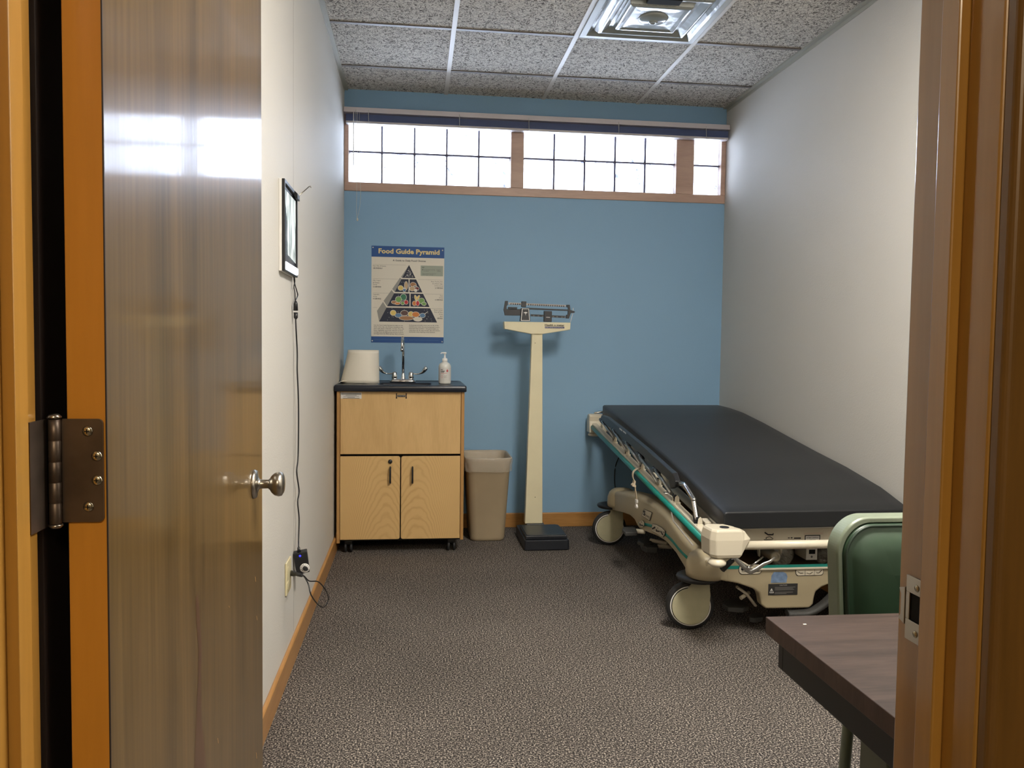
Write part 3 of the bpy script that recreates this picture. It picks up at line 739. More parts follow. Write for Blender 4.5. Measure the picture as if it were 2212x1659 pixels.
b = MB(); b.lathe([(.0205, -.17), (.0205, -.001), (.0185, -.001), (.0185, -.17)], (tx, ty, ztp), 'paperd', 24); b.build('cardboard_core', pt)
b = MB()
rows = [[(.006, -.44, tz1+.001), (.02, -.40, tz1+.007), (.05, -.37, tz1+.008), (.085, -.355, tz1+.002)], [(.010, -.30, tz1+.002), (.03, -.31, tz1+.014), (.06, -.31, tz1+.010), (.09, -.31, tz1+.001)]]
b.add([p for r in rows for p in r], [(0, 1, 5, 4), (1, 2, 6, 5), (2, 3, 7, 6)], 'paper', True); b.flat = True; b.build('loose_end', pt, solid=.0008)

# ------------------------------------------------------------------ soap bottle
bp_ = at(960.5, 826, Y=-.34); bx, by = bp_.x, -.34; bz0 = tz1-.0045
so = thing('soap_bottle', 'white pump bottle of hand soap on the right end of the sink top', 'bottle', (bx, by, bz0))
S_ = .0385
MB().lathe([(0, .001), (.030, .0), (.035, .003), (.0365, .010), (.0365, .098), (.0355, .108), (.030, .119), (.020, .126), (.0145, .129), (.0145, .134)], (bx, by, bz0), 'bottle', 36).build('bottle_body', so)
b = MB(); b.lathe([(.0155, .131), (.0155, .147), (.013, .150), (.006, .152), (.006, .160), (.0045, .160), (.0045, .176), (.009, .177), (.0105, .184), (.007, .187), (0, .187)], (bx, by, bz0), 'pump', 24)
b.tube([(bx, by, bz0+.182), (bx-.018, by-.006, bz0+.183), (bx-.025, by-.009, bz0+.178)], [.005, .004, .003], 'pump', 10); b.build('pump', so)
def cyl(u, v, r=.0369, a0=0): 
    a = -PI/2+(u/r); return (bx+r*math.cos(a), by+r*math.sin(a), bz0+v)
b = MB(); N = 26; vs = []
for i in range(N+1):
    u = -.052+.104*i/N; vs += [cyl(u, .020), cyl(u, .096)]
b.add(vs, [(2*i, 2*i+2, 2*i+3, 2*i+1) for i in range(N)], 'sticker', True)
def ct_(u0, v0): return lambda u, v: cyl(u0+u, v0+v, .0374)
for (u0, v0, w_, h_, c) in ((-.026, .082, .013, .0032, 'ink'), (-.026, .0745, .007, .0034, 'inkg'), (-.018, .0745, .004, .0034, 'ink'), (-.013, .0745, .012, .0034, 'ink'), (-.026, .0690, .021, .0032, 'ink'), (-.026, .0635, .040, .0016, 'inkr'), (-.026, .0590, .018, .001, 'inkr'), (-.006, .049, .018, .001, 'inkg'), (-.006, .045, .014, .001, 'inkg'), (-.006, .041, .018, .001, 'inkg'), (-.006, .037, .012, .001, 'inkg')):
    b.add([cyl(u0+w_*k/6, v0+(h_ if j else 0), .0374) for k in range(7) for j in (0, 1)], [(2*k, 2*k+2, 2*k+3, 2*k+1) for k in range(6)], c)
dp = [(.014, .088)]+[(.014+.006*math.sin(a), .077-.006*math.cos(a)) for a in [PI*.6-2*PI*.6*k/12 for k in range(13)]]
b.add([cyl(u, v, .0375) for u, v in dp], [tuple(range(len(dp)))], 'inkr')
rg = [(-.018+.007*math.cos(2*PI*k/20), .044+.007*math.sin(2*PI*k/20)) for k in range(20)]; rg2 = [(-.018+.0058*math.cos(2*PI*k/20), .044+.0058*math.sin(2*PI*k/20)) for k in range(20)]
b.add([cyl(u, v, .0375) for u, v in rg+rg2], [(k, (k+1) % 20, 20+(k+1) % 20, 20+k) for k in range(20)], 'inkr'); b.flat = True
b.build('label', so)

# ------------------------------------------------------------------ poster
P0 = at(803, 529, Y=-.002); P1 = at(957, 743, Y=-.002); PX0, PX1, PZ0, PZ1 = .168, .617, 1.174, 1.772
PW, PH = PX1-PX0, PZ1-PZ0
def uv(u, v, l=1): return (PX0+PW*u, -.0022-.00022*l, PZ1-PH*v)
b = MB(); b.box((PX0, -.0022, PZ0), (PX1, -.0001, PZ1), 'p_paper')
def poly(pts, m, l=1): b.sheet([uv(u, v, l) for u, v in pts], m)
def rect(u0, u1, v0, v1, m, l=1): poly([(u0, v0), (u1, v0), (u1, v1), (u0, v1)], m, l)
def ell(u, v, ru, rv, m, l=3, n=18, rot=0):
    o = []
    for k in range(n):
        a = 2*PI*k/n; x, y = ru*PW*math.cos(a), rv*PH*math.sin(a)
        o.append((u+(x*math.cos(rot)-y*math.sin(rot))/PW, v+(x*math.sin(rot)+y*math.cos(rot))/PH))
    poly(o, m, l)
LC = [3.0]
def oell(u, v, ru, rv, m, l=3, rot=0):
    LC[0] += .45; l = LC[0]
    ell(u, v, ru+.005, rv+.0038, 'p_white', l, rot=rot); ell(u, v, ru, rv, m, l+.22, rot=rot)
def ptx(s, u, v, w=None, h=None, m='p_ink', bold=0, l=3): b.text(s, m, lambda x, y: (PX0+PW*u+x, -.0022-.00022*l, PZ1-PH*v+y), w=(w*PW if w else None), h=(h*PH if h else None), bold=bold)
rect(0, 1, 0, .113, 'p_blue'); rect(0, 1, .937, 1, 'p_blue')
ptx('Food Guide Pyramid', .095, .093, .84, .068, 'p_gold', .035)
ptx('A Guide to Daily Food Choices', .29, .160, .455, .023, 'p_black', .02)
A = (.514, .190); BL = (.108, .783); BRr = (.908, .783)
def le(v): t = (v-A[1])/(BL[1]-A[1]); return A[0]+(BL[0]-A[0])*t
def ri(v): t = (v-A[1])/(BRr[1]-A[1]); return A[0]+(BRr[0]-A[0])*t
poly([A, (ri(.325), .325), (le(.325), .325)], 'p_dark')
def tier(v0, v1, split=None):
    if split:
        poly([(le(v0), v0), (split-.007, v0), (split-.007, v1), (le(v1), v1)], 'p_dark'); poly([(split+.007, v0), (ri(v0), v0), (ri(v1), v1), (split+.007, v1)], 'p_dark')
    else: poly([(le(v0), v0), (ri(v0), v0), (ri(v1), v1), (le(v1), v1)], 'p_dark')
tier(.338, .472, .516); tier(.486, .622, .531); tier(.636, .783)
side = [A, (.402, .322), (.283, .450), (.166, .575), (.078, .678), BL]
def sd(t): # v on the hidden edge
    for (a, c) in zip(side[:-1], side[1:-1]):
        if a[1] <= t <= c[1]: k = (t-a[1])/(c[1]-a[1]); return a[0]+(c[0]-a[0])*k
    return side[-2][0]
poly([A, (le(.325), .325), (.402, .318)], 'p_side')
poly([(.392, .322), (le(.338), .338), (le(.472), .472), (.285, .443)], 'p_side')
poly([(.276, .453), (le(.486), .486), (le(.622), .622), (.168, .567)], 'p_side')
poly([(.160, .578), (le(.636), .636), BL, (.078, .672)], 'p_side')
rnd = random.Random(3)
def dots(n, f):
    c = 0
    while c < n:
        v = rnd.uniform(.2, .775); u = rnd.uniform(.1, .9)
        if le(v)+.02 < u < ri(v)-.02 and f(u, v): ell(u, v, .0035, .0026, 'p_white', 2, 5); c += 1
dots(55, lambda u, v: v < .315); dots(60, lambda u, v: v > .345 and min(abs(v-.48), abs(v-.629)) > .012)
# foods
oell(.475, .405, .022, .042, 'p_tan'); oell(.400, .430, .034, .024, 'p_yellow'); oell(.452, .447, .019, .021, 'p_ltblue'); ell(.452, .436, .017, .005, 'p_white', 12)
oell(.575, .395, .040, .024, 'p_brown', rot=.3); oell(.600, .420, .026, .017, 'p_side'); oell(.560, .435, .036, .022, 'p_tan'); oell(.625, .432, .028, .014, 'p_maroon'); oell(.608, .452, .018, .013, 'p_white')
oell(.440, .525, .040, .032, 'p_dgreen'); oell(.372, .550, .040, .030, 'p_green'); oell(.315, .580, .040, .015, 'p_brown', rot=.1); oell(.360, .592, .035, .010, 'p_orange', rot=-.1); oell(.430, .588, .022, .016, 'p_green'); oell(.478, .577, .025, .020, 'p_red')
oell(.612, .535, .014, .034, 'p_yellow', rot=-.3); oell(.640, .530, .012, .030, 'p_yellow', rot=.5); oell(.690, .560, .040, .028, 'p_green'); oell(.724, .590, .030, .016, 'p_green'); oell(.592, .587, .027, .023, 'p_orange'); oell(.637, .586, .022, .025, 'p_red')
oell(.300, .690, .038, .026, 'p_yellow'); oell(.372, .715, .045, .020, 'p_ltblue'); ell(.372, .703, .042, .010, 'p_side', 13); oell(.455, .690, .050, .026, 'p_dbrown'); oell(.545, .700, .036, .026, 'p_yellow'); oell(.610, .703, .050, .026, 'p_orange'); ell(.610, .688, .046, .013, 'p_maroon', 13); oell(.482, .742, .098, .020, 'p_brown', 5)
for k in range(4): ell(.43+.035*k, .738, .004, .014, 'p_tan', 14, 8, .5)
oell(.640, .752, .058, .020, 'p_paper', 5); oell(.705, .712, .036, .022, 'p_ltblue', 5); ell(.705, .698, .034, .010, 'p_white', 14); poly([(.73, .695), (.778, .668), (.781, .672), (.734, .700)], 'p_white', 8)
# key box, rules, captions
rect(.675, .985, .192, .300, 'p_key'); ptx('KEY', .695, .217, .032, .010, bold=.02)
ptx('Fat (naturally occurring', .715, .240, .155, .009); ptx('and added)', .715, .254, .07, .009); ptx('Sugars', .895, .240, .055, .009); ptx('(added)', .9, .254, .05, .009); rect(.697, .707, .232, .240, 'p_ink', 3)
ptx('These symbols show fat and', .695, .280, .19, .009); ptx('added sugars in foods.', .695, .293, .155, .009)
for v, u0, u1 in ((.192, .02, .47), (.338, .02, .37), (.486, .02, .26), (.636, .02, .08), (.338, .64, .985), (.486, .73, .985), (.636, .81, .985)): rect(u0, u1, v, v+.0016, 'p_line')
for i, (s, w_) in enumerate((('Fats, Oils, & Sweets', .175), ('USE SPARINGLY', .13))): ptx(s, .022, .215+.023*i, w_, .014, bold=.02*i)
for i, (s, w_) in enumerate((('Milk, Yogurt,', .105), ('& Cheese', .085), ('Group', .055), ('2-3 SERVINGS', .11))): ptx(s, .022, .365+.0215*i, w_, .0135, bold=.02*(i == 3))
for i, (s, w_) in enumerate((('Vegetable', .085), ('Group', .055), ('3-5 SERVINGS', .11))): ptx(s, .022, .510+.0215*i, w_, .0135, bold=.02*(i == 2))
for i, (s, w_) in enumerate((('Meat, Poultry, Fish,', .165), ('Dry Beans, Eggs,', .145), ('& Nuts Group', .115), ('2-3 SERVINGS', .11))): ptx(s, .985-w_, .365+.0215*i, w_, .0135, bold=.02*(i == 3))
for i, (s, w_) in enumerate((('Fruit', .038), ('Group', .052), ('2-4 SERVINGS', .11))): ptx(s, .985-w_, .510+.0215*i, w_, .0135, bold=.02*(i == 2))
for i, (s, w_) in enumerate((('Bread, Cereal,', .12), ('Rice, & Pasta', .115), ('Group', .052), ('6-11', .035), ('SERVINGS', .075))): ptx(s, .985-w_, .660+.0215*i, w_, .0135, bold=.02*(i > 2))
for i, s in enumerate(('Use the Food Guide Pyramid to help you eat', 'better every day...the Dietary Guidelines way.', 'Start with plenty of Breads, Cereals, Rice, and', 'Pasta, Vegetables, and Fruits. Add two to three', 'servings from the Milk group and two to three', 'servings from the Meat group. Each of these')): ptx(s, .035, .828+.0178*i, .40+.006*(i % 3), .0125, bold=.015)
for i, (s, w_) in enumerate((('food groups provides some, but not all, of the', .41), ('nutrients you need. No one food group is more', .42), ('important than another — for good health you', .41), ('need them all. Go easy on fats, oils, and sweets,', .43), ('the foods in the small tip of the Pyramid.', .36))): ptx(s, .52, .823+.0178*i, w_, .0125, bold=.015)
rect(.03, .50, .970, .9716, 'p_ltblue', 3); rect(.52, .93, .970, .9716, 'p_ltblue', 3)
b.flat = True
po = tag(b.build('poster'), 'food guide pyramid poster with blue banners pinned to the blue wall above the sink', 'poster')
for u, v in ((.02, .018), (.975, .03), (.015, .982), (.98, .985)):
    MB().lathe([(0, -.004), (.0035, -.0035), (.0045, 0)], (PX0+PW*u, -.0026, PZ1-PH*v), 'white', 12, 'Y').build('push_pin', po)

# ------------------------------------------------------------------ waste bin
wb = thing('waste_bin', 'beige plastic wastebasket with a clear liner, between the sink cabinet and the scale', 'waste bin', (.88, -.22, 0))
def wr(z, t, n=6, g=0):
    # t = 0 floor .. 1 rim
    hw = .104+.030*t+g; hd = .150+.030*t+g; r = .045+g
    return [(x, y, z) for x, y in rrect(.877-hw, .877+hw, -.215-hd, -.215+hd, r, n)]
HB = at(1056, 990, Y=-.395).z
b = MB(); b.loft([wr(.004, .0, g=-.006), wr(.0, .0, g=-.012), wr(.0, .0, g=-.03)], 'bin', True)
b = MB(); b.loft([wr(.0, 0, g=-.012), wr(.004, .0, g=-.003), wr(.02, .02), wr(HB-.035, .93), wr(HB-.030, .93, g=.004), wr(HB-.008, 1, g=.004), wr(HB-.002, 1, g=.008), wr(HB, 1, g=.004), wr(HB-.004, 1, g=.0), wr(HB-.02, .96, g=-.004), wr(.03, .02, g=-.004), wr(.012, 0, g=-.01)], 'bin', True, True, True); b.build('bin_body', wb)
rl = random.Random(5)
def crinkle(ring_, amp): return [(x+rl.uniform(-amp, amp), y+rl.uniform(-amp, amp), z+rl.uniform(-amp, amp)) for x, y, z in ring_]
b = MB(); b.loft([crinkle(wr(.30, .6, 10, -.012), .006), crinkle(wr(.38, .78, 10, -.011), .005), crinkle(wr(HB-.03, .93, 10, -.009), .003), wr(HB+.001, 1, 10, -.001), wr(HB+.003, 1, 10, .005), crinkle(wr(HB-.006, 1, 10, .011), .0012), crinkle(wr(HB-.025, .97, 10, .011), .0022), crinkle(wr(HB-.045, .93, 10, .011), .003), crinkle(wr(HB-.065, .88, 10, .012), .003), crinkle(wr(HB-.082, .84, 10, .009), .003)], 'liner', True); b.flat = True; b.build('bin_liner', wb)

# ------------------------------------------------------------------ physician scale
YS = -.31
ps = thing('physician_scale', 'cream column beam scale with black balance beams standing against the blue wall', 'scale', (1.17, -.42, 0))
b = MB(); b.loft([[(x, y, z) for x, y in rrect(x0, x1, y0, y1, .012, 3)] for (x0, x1, y0, y1, z) in ((1.075, 1.318, -.598, -.215, .0), (1.066, 1.326, -.608, -.205, .006), (1.068, 1.324, -.606, -.207, .058), (1.074, 1.318, -.600, -.213, .062))], 'sblack', False, True, True)
b.build('base_box', ps, bevel=.002)
b = MB(); b.box((1.074, -.596, .064), (1.312, -.335, .084), 'sblack'); b.build('platform_rim', ps, bevel=.003)
b = MB(); b.prism(rrect(1.08, 1.306, -.590, -.335, .008, 3), 'Z', .0842, .088, 'plat'); b.build('tread_mat', ps, bevel=.001)
b = MB(); b.box((1.115, -.334, .06), (1.222, -.225, .092), 'sblack'); b.build('column_foot', ps, bevel=.003)
zc0 = .09; zc1 = at(1160, 722, Y=YS).z
cl0, cl1 = at(1134, 1130, Y=YS).x, at(1172, 1130, Y=YS).x; ct0, ct1 = at(1149, 722, Y=YS).x, at(1172, 722, Y=YS).x
b = MB(); b.loft([[(cl0, YS, zc0), (cl1, YS, zc0), (cl1, YS+.055, zc0), (cl0, YS+.055, zc0)], [(ct0, YS, zc1+.01), (ct1, YS, zc1+.01), (ct1, YS+.045, zc1+.01), (ct0, YS+.045, zc1+.01)]], 'cream', False, True, True)
co_ = b.build('column', ps, bevel=.004)
for py in (1074, 741):
    p = at(1156, py, Y=YS); MB().lathe([(0, -.001), (.002, -.001), (.0025, 0)], (p.x, YS-.0002, p.z), 'hole', 10, 'Y').build('rivet_hole', co_)
def Z2(zx, zy, Y=YS): return at(1060+zx/10.533, 630+zy/10.533, Y=Y)
def poly2(pts, Y=YS): return [(p.x, p.z) for p in (Z2(a, c, Y) for a, c in pts)]
b = MB(); b.prism(poly2([(300, 680), (310, 848), (932, 965), (1180, 965), (1800, 870), (1812, 706)]), 'Y', YS-.012, YS+.06, 'cream'); hd = b.build('scale_head', ps, bevel=.003)
b = MB(); yl_ = YS-.0128; p = Z2(1232, 832, yl_); q = Z2(1676, 742, yl_)
b.box((p.x, yl_-.0004, p.z), (q.x, yl_, Z2(1400, 795, yl_).z), 'navy'); b.text('Health o meter', 'ink', onY(p.x, yl_-.0006, Z2(1400, 783, yl_).z), w=q.x-p.x, h=.011, bold=.03)
b.text('PROFESSIONAL', 'white', onY(p.x+.002, yl_-.001, p.z+.0025), w=(q.x-p.x)*.96, h=.0045); b.flat = True; b.build('brand_label', hd)
YB = YS+.01
def P2(name, pts, m, y0, y1, par, bevel=.0015): 
    mb = MB(); mb.prism(poly2(pts, YB), 'Y', y0, y1, m); return mb.build(name, par, bevel=bevel)
fr = P2('beam_bracket', [(325, 212), (393, 212), (388, 300), (362, 330), (362, 395), (395, 400), (605, 400), (680, 395), (690, 375), (850, 366), (1760, 408), (1758, 360), (1725, 355), (1722, 300), (1795, 300), (1812, 420), (1890, 440), (1920, 462), (1890, 485), (1820, 490), (1780, 612), (1712, 608), (1718, 530), (1750, 522), (1757, 440), (880, 405), (880, 470), (660, 545), (318, 540), (292, 415)], 'sblack', YB-.006, YB+.010, ps)
ub = MB(); ub.prism(poly2([(408, 247), (1710, 304), (1706, 346), (405, 290)], YB), 'Y', YB-.004, YB+.004, 'beam')
for k in range(25):
    a = 450+k*50
    if 690 < a < 820: continue
    ub.prism(poly2([(a, 262+(a-408)*.0437), (a+22, 262+(a-386)*.0437), (a+20, 296+(a-386)*.0437), (a-2, 296+(a-408)*.0437)], YB), 'Y', YB-.005, YB-.0041, 'ink')
ub.build('upper_beam', fr)
lb = MB(); lb.prism(poly2([(910, 513), (1702, 552), (1698, 600), (908, 560)], YB), 'Y', YB-.004, YB+.004, 'sblack')
for a in (960, 1065, 1165, 1400, 1490, 1600, 1660): lb.prism(poly2([(a, 536+(a-910)*.046), (a+38, 538+(a-910)*.046), (a+38, 556+(a-910)*.046), (a, 554+(a-910)*.046)], YB), 'Y', YB-.005, YB-.0041, 'inkg')
lb.build('lower_beam', fr)
P2('counterweight', [(395, 350), (598, 356), (598, 400), (395, 395)], 'sblack', YB-.012, YB+.012, fr)
P2('sliding_poise', [(700, 222), (808, 226), (800, 352), (696, 348)], 'sblack', YB-.014, YB+.014, fr)
lp = P2('sliding_poise', [(1212, 440), (1386, 447), (1380, 690), (1204, 684)], 'sblack', YB-.016, YB+.016, fr)
mb = MB(); mb.prism(poly2([(1252, 578), (1338, 582), (1338, 594), (1252, 590)], YB), 'Y', YB-.0175, YB-.016, 'white'); mb.build('index_line', lp)
hs = P2('pivot_housing', [(690, 375), (870, 378), (893, 676), (665, 672)], 'sblack', YB-.018, YB+.018, ps)
mb = MB()
o = poly2([(702, 385), (860, 388), (882, 668), (676, 664)], YB); i_ = poly2([(716, 398), (848, 400), (866, 652), (692, 650)], YB); y_ = YB-.0186
vs = [(x, y_, z) for x, z in o+i_]; mb.add(vs, [(k, (k+1) % 4, 4+(k+1) % 4, 4+k) for k in range(4)], 'white')
for pts in ([(735, 478), (765, 470), (785, 462), (805, 470), (832, 478), (815, 492), (795, 496), (772, 494), (750, 490)], [(776, 490), (794, 490), (785, 552)]): mb.sheet([(x, y_-.0002, z) for x, z in poly2(pts, YB)], 'white')
mb.flat = True; mb.build('housing_badge', hs)
mb = MB(); pp = [Z2(*q, YB) for q in ((1875, 372), (1870, 490), (1838, 600), (1812, 700))]
mb.tube(pp, .0018, 'white', 8); mb.build('beam_lock_wire', ps)

# ------------------------------------------------------------------ x-ray viewing panel on the left wall
xa = at(612, 392, X=.015); xb = at(641, 590, X=.015)
y0, y1 = -2.385, -2.100; z1x, z0x = 1.700, 1.403
xp = thing('x_ray_light_panel', 'thin black-framed x-ray light panel with a bright lower edge, hung on the left wall', 'x-ray viewer', (.008, (y0+y1)/2, z0x))
b = MB(); b.box((.0005, y0, z0x), (.010, y1, z1x), 'white'); b.build('back_plate', xp, bevel=.001)
b = MB(); fw = .012
for bx_ in (((.010, y0, z0x), (.020, y0+fw, z1x)), ((.010, y1-fw, z0x), (.020, y1, z1x)), ((.010, y0+fw, z1x-fw), (.020, y1-fw, z1x)), ((.010, y0+fw, z0x), (.020, y1-fw, z0x+.006))): b.box(*bx_, 'black')
b.build('frame', xp, bevel=.0015)
b = MB(); b.box((.0101, y0+fw+.0003, z0x+.0063), (.0125, y1-fw-.0003, z1x-fw-.0003), 'film_d'); b.build('screen', xp)
b = MB(); b.box((.0128, y0+fw, z0x+.007), (.024, y1-fw, z0x+.032), 'bar'); b.build('light_bar', xp, bevel=.004)
b = MB(); pts = [(.0145, -2.352, 1.672), (.0145, -2.345, 1.640), (.0150, -2.300, 1.56), (.015, -2.300, 1.465), (.0150, -2.118, 1.452), (.0145, -2.118, 1.672)]
b.sheet([(x, y, z) for x, y, z in pts], 'film')
xf = b; xf.flat = True
tag(xf.build('x_ray_film', solid=.0006), 'grey-white x-ray film clipped to the light panel on the left wall', 'x-ray film')
bc = thing('binder_clip', 'small black clip with a wire hook on the top corner of the light panel', 'clip', (.02, -2.13, 1.68))
b = MB(); b.prism([(.006, 1.712), (.030, 1.690), (.030, 1.672), (.024, 1.672), (.006, 1.700)], 'Y', -2.175, -2.120, 'black'); b.build('clip_body', bc, bevel=.001)
c0 = at(634, 412, X=.028); 
b = MB(); b.tube([(.026, -2.135, 1.688), (.042, -2.10, 1.712), (.056, -2.07, 1.735), (.060, -2.062, 1.738), (.062, -2.064, 1.732)], .0018, 'steel', 8); b.build('wire_arm', bc)

# dimmer box with its cable up to the panel and cord to the outlet
dz = thing('dimmer_power_supply', 'black dimmer box with white dial and blue light, hanging by the wall outlet', 'power supply', (.03, -2.08, .35))
def QX(px, py, X): return at(px, py, X=X)
YD = -2.09
def QY(px, py, Y=YD): return at(px, py, Y=Y)
fr_ = [QY(633, 1197), QY(663, 1191), QY(669, 1236), QY(641, 1243)]; bk = [Vector((p.x-.004, p.y+.030, p.z+.004)) for p in fr_]
b.add([tuple(p) for p in fr_+bk], [(0, 1, 2, 3), (7, 6, 5, 4), (0, 4, 5, 1), (1, 5, 6, 2), (2, 6, 7, 3), (3, 7, 4, 0)], 'black') if False else None
b = MB(); b.add([tuple(p) for p in fr_+bk], [(0, 1, 2, 3), (7, 6, 5, 4), (0, 4, 5, 1), (1, 5, 6, 2), (2, 6, 7, 3), (3, 7, 4, 0)], 'black'); db = b.build('dimmer_body', dz, bevel=.003)
p = QY(648, 1201); MB().lathe([(0, -.001), (.0035, -.0008), (.004, 0)], (p.x, YD, p.z), 'led', 14, 'Y').build('indicator_light', dz)
p = QY(659, 1227); b = MB(); b.lathe([(0, -.0016), (.0165, -.0014), (.0175, 0)], (p.x-.001, YD, p.z), 'white', 26, 'Y')
for k in range(10):
    a = -PI*.25+PI*1.5*k/9; b.tube([(p.x-.001+.0105*math.cos(a), YD-.0018, p.z+.0105*math.sin(a)), (p.x-.001+.0150*math.cos(a), YD-.0018, p.z+.0150*math.sin(a))], .0007, 'ink', 5)
di = b.build('dial_plate', dz); b = MB(); b.tube([(p.x-.001, YD-.001, p.z), (p.x+.004, YD-.012, p.z), (p.x+.008, YD-.020, p.z+.001)], [.0085, .008, .006], 'black', 16); b.build('dial_knob', dz)
pts = [QX(*q, .014) for q in ((645, 1190), (645, 1165), (646, 1120), (643, 1085), (646, 1060), (641, 1020), (644, 985), (645, 900), (644, 845), (642, 800), (642, 760), (639, 700), (639, 685))]
tp = QY(646, 1193, YD+.012); tq = QY(645, 1182, YD+.012)
b = MB(); b.tube([tp, tq]+[p for p in spline([tq]+pts[1:], 6)][1:], .0026, 'black', 8); b.tube([tp, tq], [.0068, .0045], 'black', 10); b.build('panel_cable', dz)
b = MB(); q1, q2, q3 = QX(639, 690, .014), QX(638.5, 672, .014), QX(638.5, 652, .014)
b.tube([q1, QX(639, 686, .014), QX(639, 675, .014)], [.003, .0075, .0075], 'black', 12); b.tube([QX(638.7, 671, .014), QX(638.5, 656, .014), QX(638.5, 650, .014)], [.0085, .0075, .004], 'black', 12); b.build('inline_connector', dz)
b = MB(); l1 = [QX(*q, .012) for q in ((638, 650), (643, 638), (641, 628), (636, 610), (634, 592))]; l2 = [QX(*q, .012) for q in ((638, 650), (637, 632), (635, 620), (637, 607), (635, 592))]
b.tube(spline(l1, 6), .002, 'black', 7); b.tube(spline(l2, 6), .0018, 'black', 7); b.build('panel_lead', dz)
b = MB(); lp_ = [QX(*q, X) for q, X in (((640, 1240), .05), ((655, 1243), .075), ((668, 1255), .09), ((688, 1257), .11), ((704, 1276), .13), ((709, 1295), .13), ((700, 1311), .12), ((687, 1306), .11), ((672, 1285), .10), ((666, 1262), .09), ((657, 1246), .075), ((648, 1241), .05))]
b.tube(spline(lp_, 6), .0022, 'black', 8); b.build('mains_cord', dz)
b = MB(); pl_ = [QX(629, 1238, .008), QX(640, 1240, .03), QX(652, 1243, .06)]
b.tube([pl_[0], pl_[0].lerp(pl_[1], .5), pl_[1], pl_[2]], [.010, .010, .007, .006], 'black', 10); b.build('mains_plug', dz)
op = thing('wall_outlet', 'ivory outlet plate low on the left wall', 'outlet', (0, -2.24, .29))
o0 = at(619, 1290, X=.006); o1 = at(629, 1213, X=.006)
b = MB(); b.box((.0005, o0.y, .292), (.0065, o1.y, .408), 'ivory'); pl0 = b.build('cover_plate', op, bevel=.003)
for zz in (.325, .375):
    b = MB(); b.prism(rrect(-2.243-.017, -2.243+.017, zz-.014, zz+.014, .008, 3), 'X', .0066, .0082, 'ivory'); so_ = b.build('socket', op, bevel=.0008)

# ================================================================== GURNEY
GXL, GXR = 1.55, 2.400            # outer faces of the litter rails
def zf(y): return .427+.1159*(y+2.152)         # height of the teal line
gn = thing('gurney', 'cream hospital stretcher with teal stripes along the right wall', 'gurney', (1.98, -1.15, 0))
def slant(y0, y1, x0, x1, d0, d1, m, mb=None, n=1):
    mb = mb or MB(); q = [(x0, d0), (x1, d0), (x1, d1), (x0, d1)]
    rings = [[(x, y, zf(y)+d) for x, d in q] for y in (y0, y1)]
    mb.loft(rings, m, False, True, True); return mb
for s_, xo in ((1, GXL), (-1, GXR)):
    x1_ = xo+s_*.036
    slant(-2.13, -.10, min(xo+s_*.004, x1_), max(xo+s_*.004, x1_), -.022, .020, 'gcream').build('side_beam', gn, bevel=.005)
    b = MB(); b.tube([(xo+s_*.0005, -2.145, zf(-2.145)-.004), (xo+s_*.0005, -.13, zf(-.13)-.004)], .0135, 'teal', 12, True, (.55, 1)); b.build('teal_bumper_strip', gn)
# deck, inner rails, cross members
slant(-2.10, -.13, 1.63, 2.375, .030, .042, 'brush').build('deck_panel', gn, bevel=.002)
slant(-2.08, -.15, 1.628, 1.640, -.002, .040, 'brush').build('deck_edge_rail', gn, bevel=.001)
for y in (-1.98, -1.30, -.65, -.18): slant(y-.025, y+.025, 1.60, 2.35, -.018, .028, 'gcream').build('cross_member', gn, bevel=.003)
# end panel under the mattress with its notices
ye = -2.075
slant(ye-.006, ye+.006, 1.66, 2.35, -.034, .040, 'gcream').build('end_panel', gn, bevel=.002)
ze = zf(ye)
b = MB(); yy = ye-.0068
def E1(px, py): p = at(px, py, Y=yy); return (p.x, p.z)
def eb(px0, py0, px1, py1, m, l=0): a = E1(px0, py1); c = E1(px1, py0); b.box((a[0], yy-.0004-.0004*l, a[1]), (c[0], yy-.0004*l, c[1]), m)
b.tube([at(1656, 1161, Y=yy), at(1663, 1159, Y=yy), at(1670, 1164, Y=yy)], .0014, 'ink', 5)
b.tube([at(1652, 1150, Y=yy), at(1659, 1155, Y=yy), at(1670, 1155, Y=yy), at(1670, 1152, Y=yy)], .0028, 'ink', 6)
eb(1650, 1165, 1669, 1166.5, 'ink'); eb(1654, 1161, 1656, 1164, 'ink'); b.flat = True; b.build('direction_mark', gn); b = MB()
eb(1702, 1161, 1706, 1163, 'ink'); eb(1708, 1160.5, 1712, 1163, 'ink'); eb(1715, 1161, 1730, 1164, 'ink'); eb(1709, 1166, 1729, 1167, 'inkg'); b.flat = True; b.build('serial_sticker', gn); b = MB()
eb(1738, 1155.5, 1772, 1169, 'ink'); eb(1740, 1157.5, 1770, 1169, 'sticker', 1)
a = E1(1742, 1163); c = E1(1768, 1160); b.text('PATIENT CONTROLS', 'ink', onY(a[0], yy-.0010, a[1]), w=c[0]-a[0], h=.0052, bold=.02)
a = E1(1748, 1168); c = E1(1762, 1166); b.text('ARE ON', 'ink', onY(a[0], yy-.0010, a[1]), w=c[0]-a[0], h=.0050, bold=.02)
for k in range(3): eb(1736, 1151+k*1.6, 1778, 1151.5+k*1.6, 'inkr' if k < 2 else 'inkg')
b.flat = True; b.build('notice_sticker', gn)
